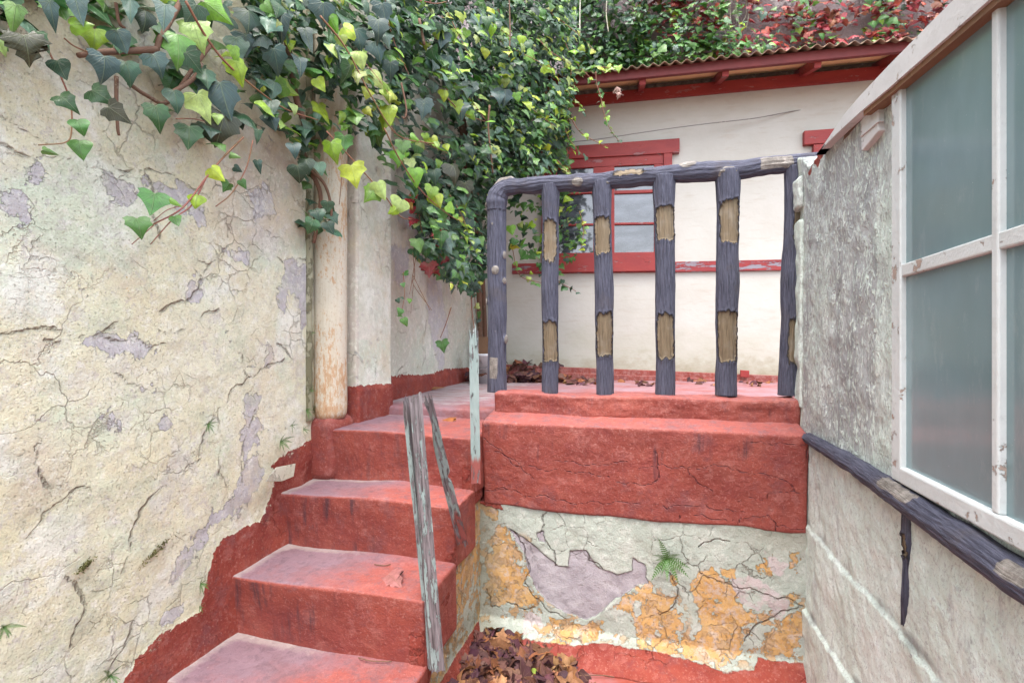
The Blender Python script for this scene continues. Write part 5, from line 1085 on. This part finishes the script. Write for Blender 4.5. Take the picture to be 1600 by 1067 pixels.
# --- 4. climbers on the high wall above the roof
L4 = []; zr = lambda x: 6.45+ .0*x
def zrw(x): d = RWL.P(x, 60, .12)-CAM; return float(d@FWD)
L4 += fill([(870,-40),(1120,-40),(1150,60),(1000,110),(880,118)], .085, 3.4, zrw, -.25, cdark(.13, .35), (.2, -1, .3), .5, .5, kinds=(0, 1), dens=lambda x, y: 1 if x < 1010 or y > 60 else .45)
L4 += fill([(1100,-40),(1500,-40),(1500,70),(1150,100)], .085, .2, zrw, -.15, cdark(.3, .4), (.2, -1, .3), .5, .5, kinds=(0, 1))
for cx_ in (1000, 1060, 1120, 1150, 1255, 1375, 1400):
    L4 += fill([(cx_-18,-30),(cx_+14,-30),(cx_+16,80),(cx_-10,84)], .080, 1.0, zrw, -.25, cdark(.45, .4), (.2, -1, .3), .5, .5, kinds=(0, 1))
L4 += fill([(880,78),(1210,60),(1210,96),(880,116)], .080, 2.2, zrw, -.3, cdark(.35, .4), (.2, -1, .3), .5, .5, kinds=(0, 1))
b4 = RWL.P(950, 100, .1); b4[2] = 3.4
iv4 = thing('ivy', b4, 'small leaved green ivy with yellow tips on the high wall behind the corrugated roof', 'ivy')
leafmesh('foliage', L4, iv4, M['leaf'])
manytubes('stem', [(zt([(x, -30), (x+RNG.uniform(-3, 3), 20), (x+RNG.uniform(-6, 6), y)], 6.05), .008, .005) for x, y in ((908,70),(984,20),(1128,40),(1150,30),(1153,58),(1165,35),(1256,60),(1172,45),(885,10),(950,50),(1140,55))], M['cement'], iv4, 6)
L5 = fill([(1030,-40),(1500,-40),(1500,80),(1150,95),(1040,70)], .095, 1.5, zrw, -.08, lambda x, y, q: pick(CRD, .2), (.2, -1, .3), .6, .5, kinds=(3, 3, 1), dens=lambda x, y: np.clip(.35+.9*abs(math.sin(x*.031+y*.05)), 0, 1))
L5 += fill([(980,-40),(1110,-40),(1110,60),(990,60)], .09, .8, zrw, -.02, lambda x, y, q: pick(CRD, .2)*.8, (.2, -1, .3), .6, .5, kinds=(3, 3, 1))
b5 = RWL.P(1300, 70, .1); b5[2] = 3.6
cr5 = thing('creeper', b5, 'autumn red creeper spread over the mauve wall above the right end of the corrugated roof', 'creeper')
leafmesh('foliage', L5, cr5, M['leaf'])
manytubes('stem', [(zt([(1040+i*38+RNG.uniform(-9, 9), -40), (1050+i*38+RNG.uniform(-19, 9), 10), (1035+i*38+RNG.uniform(-9, 29), 90)], 6.4), .009, .006) for i in range(12)], M['stem'], cr5, 6)
# ================================================================== dead leaves
DRY = [(.22, .085, .04), (.32, .13, .055), (.38, .19, .09), (.18, .09, .07), (.10, .035, .055), (.07, .03, .045), (.12, .05, .03), (.13, .05, .045), (.09, .04, .045), (.20, .10, .085)]
def drop(p, size, col=None, tilt=.5, kind=None, up=1):
    kind = int(RNG.choice([0, 1, 3, 3])) if kind is None else kind
    size *= 1.15 if kind < 3 else 1
    return _drop(p, size, col, tilt, kind)
def _drop(p, size, col, tilt, kind): return (np.array(p), np.array((RNG.normal(0, tilt), RNG.normal(0, tilt)-.35, 1)), np.array((RNG.normal(), RNG.normal(), RNG.normal(0, .3))), size, pick(DRY) if col is None else col, kind)
LL = []
for k in range(480):
    x = -.66+abs(RNG.normal(0, .15)); y = 1.92-abs(RNG.normal(0, .26))
    if x > -.66+.45 or y < 1.1: continue
    hgt = .055*max(0, 1-(x+.66)/.38)*max(.25, 1-(1.9-y)/.8); LL.append(drop((x, y, .012+hgt*RNG.uniform(.3, 1)), RNG.uniform(.045, .072), None, .6))
for k in range(30): x = RNG.uniform(-.66, -.25); LL.append(drop((x, 1.80+RNG.uniform(-.1, .04), .03+.1*max(0, (-.3-x))), RNG.uniform(.04, .065), None, .7))
o = leafmesh('fallen_leaves', LL, None, M['dry'], 2.2); tag(o, 'drift of curled brown and purple dead leaves on the red ground at the foot of the stairs', 'dead leaves', kind='stuff')
LL = []
def gfl(px, py): d = at(px, py, 1)-CAM; return CAM+d*((.885-CAMZ)/d[2])
for k in range(520):
    x = RNG.choice([RNG.uniform(748, 935), RNG.uniform(735, 880), RNG.uniform(780, 870)]); y = RNG.uniform(586, 601) - (4 if x < 880 else 0); p = gfl(x, y); 
    LL.append(drop(p+UP*RNG.uniform(0, .16 if x < 885 else .04)*(.4+.6*(y < 592)), RNG.uniform(.06, .10), None, .6))
for k in range(14): LL.append(drop(gfl(RNG.uniform(725, 760), RNG.uniform(590, 600))+UP*RNG.uniform(0, .08), .07, None, .7))
for k in range(34): LL.append(drop(gfl(RNG.uniform(930, 1215), RNG.uniform(596, 603))+UP*.01, .05, None, .6))
o = leafmesh('fallen_leaves', LL, None, M['dry'], 2.2); tag(o, 'bank of dry orange and brown leaves against the rear house wall behind the railing', 'dead leaves', kind='stuff')
def single(px, py, zplane, size, col, label, kind=3, tip=(1, 0, 0), n=(0, -.3, 1), curl=1.2, cat='dead leaf', zc=None):
    d = at(px, py, 1)-CAM; p = CAM+d*((zplane-CAMZ)/d[2]) if zc is None else at(px, py, zc); p[2] += size*.16
    o = leafmesh('fallen_leaf', [(p, n, tip, size, col, kind)], None, M['dry'], curl); return tag(o, label, cat)
single(614, 908, .414, .085, (.42, .17, .16), 'pale pink fallen leaf lying on the lower red stair tread', 3, (.8, -.5, 0), (-.1, -.45, 1))
single(702, 658, .834, .05, (.45, .16, .05), 'small orange crumpled leaf on the uppermost stair tread', 3, (.3, -.9, 0), (0, -.6, 1))
single(683, 609, .88, .10, (.45, .22, .10), 'flat brown leaf lying on the pale landing near the recessed wall', 2, (1, .1, 0), (0, -.2, 1), .8)
single(781, 1004, .0, .066, (.46, .24, .12), 'upright tan maple leaf standing out on top of the leaf drift', 3, (.1, .1, 1), (.1, -1, .1), .7, zc=1.79)
single(866, 1052, .0, .045, (.48, .28, .12), 'curled yellow brown leaf at the outer edge of the leaf drift', 3, (.6, -.3, 0), (.3, -.6, .7))
single(834, 1060, .0, .045, (.30, .42, .06), 'small lime green leaf lying in the dead leaf drift', 1, (.3, -.6, .3), (.1, -.8, .6), .8)
single(1098, 598, .875, .07, (.28, .12, .06), 'lone brown curled leaf on the landing behind the fourth gap of the railing', 3, (1, .2, .2), (0, -.8, .5))
single(1140, 1064, .0, .03, (.50, .20, .10), 'tiny orange leaf scrap on the red ground below the mint wall', 1, (1, 0, 0))
dl = leafmesh('withered_leaf', [(at(965, 138, 3.7), (0, -1, .2), (.3, 0, -1), .07, (.42, .28, .24), 3), (at(968, 146, 3.68), (.3, -1, .2), (-.3, 0, -1), .055, (.48, .32, .28), 3)], None, M['dry'], 2.5)
tag(dl, 'pale withered creeper leaf dangling below the eave', 'dead leaf')
def twig(pts, z, r, label): tag(tube('twig', catmull([np.array(CAM+(at(x, y, 1)-CAM)*((z-CAMZ)/(at(x, y, 1)-CAM)[2])) for x, y in pts], 5)+UP*.006, r, M['stem'], nseg=6), label, 'twig')
twig([(560,1030),(580,1035),(612,1036)], .204, .0016, 'thin dark twig lying on the bottom visible stair tread')
twig([(585,884),(600,886),(610,884)], .414, .0016, 'short dark twig on the tread behind the pink leaf')
twig([(880,1065),(905,1058),(940,1057),(960,1060)], .005, .0018, 'long bent twig on the red ground right of the leaf drift')
# ================================================================== small ferns and moss
def fern(px, py, wpx, pl, n, label, seed, up=.3, zc=None, droop=.6, fill_=1.0):
    r = np.random.RandomState(seed); c = pl.P(px, py, .012) if zc is None else at(px, py, zc); dist = (c-CAM)@FWD; R = wpx/2/FPX*dist*(1.25 if wpx < 60 else 1.1)
    root = thing('fern', c, label, 'fern'); nrm = pl.n
    for k in range(n):
        a = 2*math.pi*(k+r.uniform(-.3, .3))/n; L = R*r.uniform(.55, 1.15); d0 = pl.u*math.cos(a)+UP*(math.sin(a)+up*.5)+nrm*r.uniform(.25, .9); d0 /= np.linalg.norm(d0)
        V = []; F = []; P = c.copy(); d = d0.copy(); m = 12; side = np.cross(d0, nrm); side /= np.linalg.norm(side)
        for i in range(m):
            t = i/(m-1); w = L*.15*math.sin(math.pi*min(1, t*.9+.12))**.8*(1-t*.45); P2 = P+d*L/m; b = len(V)
            for s_ in (-1, 1):
                q = len(V); V += [P, P+d*L/m*.55, P+side*s_*w+d*L/m*.9+nrm*.1*w, P+side*s_*w*.8+d*L/m*.3+nrm*.1*w]; F.append((q, q+1, q+2, q+3) if s_ > 0 else (q+3, q+2, q+1, q))
            q = len(V); V += [P-side*.0006, P+side*.0006, P2+side*.0005, P2-side*.0005]; F.append((q, q+1, q+2, q+3))
            P = P2; d = d-UP*droop/m*1.2; d /= np.linalg.norm(d)
        obj('frond', np.array(V), F, M['fern'], root, smooth=False)
    return root
fern(1042, 874, 72, BW, 13, 'largest green fern growing from the mint patch of the parapet wall', 1, .3)
fern(325, 663, 30, LW, 9, 'small fern rooted in the long diagonal crack of the cream wall', 2, -.4)
fern(438, 690, 34, LW, 9, 'leafy fern just above the red band where it breaks off by the pipe', 3, .2)
fern(456, 665, 18, LW, 6, 'tiny fern sprig up and right of the leafy fern by the red band', 4, .6)
fern(474, 671, 18, LW, 7, 'tiny fern low at the wall edge just left of the red pipe plinth', 5, .3)
fern(478, 641, 24, LW, 7, 'fern tuft beside the lower end of the cream drainpipe', 6, .3)
fern(484, 610, 16, LW, 6, 'upright fern sprig in the joint left of the drainpipe', 7, .8)
fern(543, 659, 18, Plane((-1.25, 1.98, 0), (0, -1, 0)), 6, 'single fern at the foot of the pilaster on the uppermost tread', 8, .9)
fern(313, 912, 26, LW, 8, 'round fern on the edge of the red stair band halfway down', 9, .1)
fern(312, 948, 18, LW, 6, 'small yellowish fern hanging under the round fern on the red band', 10, -.8)
fern(172, 1056, 44, LW, 9, 'fern at the bottom of the cream wall where the red band begins', 11, .8)
fern(6, 980, 46, LW, 8, 'pointed fern at the left edge of the cream wall', 12, .2)
fern(486, 352, 44, Plane((-1.30, 1.8, 0), (1, -.6, 0)), 11, 'feathery fern growing among ivy stems on top of the pipe joint', 13, .0)
fern(487, 520, 12, LW, 5, 'minute fern in the joint halfway up the drainpipe', 14, .4)
def moss(px, py, w, h, label, seed):
    r = np.random.RandomState(seed); c = LW.P(px, py, .006); s = (c-CAM)@FWD/FPX; V = []; F = []
    for k in range(130):
        p = c+LW.u*r.normal(0, w*s*.4)+UP*(r.normal(0, h*s*.35))+LW.n*r.uniform(0, .006); p = p+UP*((p-c)@LW.u)*.5; q = len(V); a = r.normal(0, 1, 3); b = r.normal(0, 1, 3); a *= .005/np.linalg.norm(a); b *= .004/np.linalg.norm(b)
        V += [p-a, p+b, p+a]; F.append((q, q+1, q+2))
    tag(obj('moss_tuft', np.array(V), F, M['moss'], None, smooth=False), label, 'moss')
moss(244, 860, 34, 8, 'olive moss streak along a crack low on the cream wall', 1)
moss(133, 882, 14, 8, 'small dark moss spot low on the cream wall', 2)
moss(488, 640, 14, 16, 'moss clump at the lower end of the mortar joint by the pipe', 3)
# ================================================================== bucket and stump in the corner
bc = gfl(758, 597.5); br = .065
bk = thing('bucket', (bc[0], bc[1], .88), 'white plastic bucket standing among leaves behind the left end of the railing', 'bucket')
h_ = .20; prof = [(0, .004), (.052, .004), (.056, .0), (.068, h_*.92), (.074, h_*.925), (.074, h_*.99), (.070, h_), (.066, h_*.98), (.052, .012), (0, .012)]
V = []; n = 36
for r, z in prof: V += [(bc[0]+max(r, .0005)*1.25*math.cos(a), bc[1]+max(r, .0005)*1.25*math.sin(a), .88+z*1.15) for a in np.linspace(0, 2*math.pi, n, endpoint=False)]
F = [(i*n+j, i*n+(j+1) % n, (i+1)*n+(j+1) % n, (i+1)*n+j) for i in range(len(prof)-1) for j in range(n)]
obj('body', V, F, M['bucket'], bk)
aa = np.linspace(-2.6, -.5, 14); tube('handle', [(bc[0]+.094*math.cos(a), bc[1]+.094*math.sin(a), .88+.19-.075*math.sin((a+2.6)/2.1*math.pi)) for a in aa], .002, M['ink'], bk, nseg=6)
sp_ = at(752, 541, 4.35); stump = thing('plank_offcut', (sp_[0], sp_[1], .90), 'dark brown board leaning in the corner behind the white bucket', 'board')
a, b = at(757, 588, 4.30), at(757, 528, 4.36)
bars('board', [((a+b)/2, (RT, FWD, UP), (.055, .012, .17))], M['rawwood'], stump, .003)
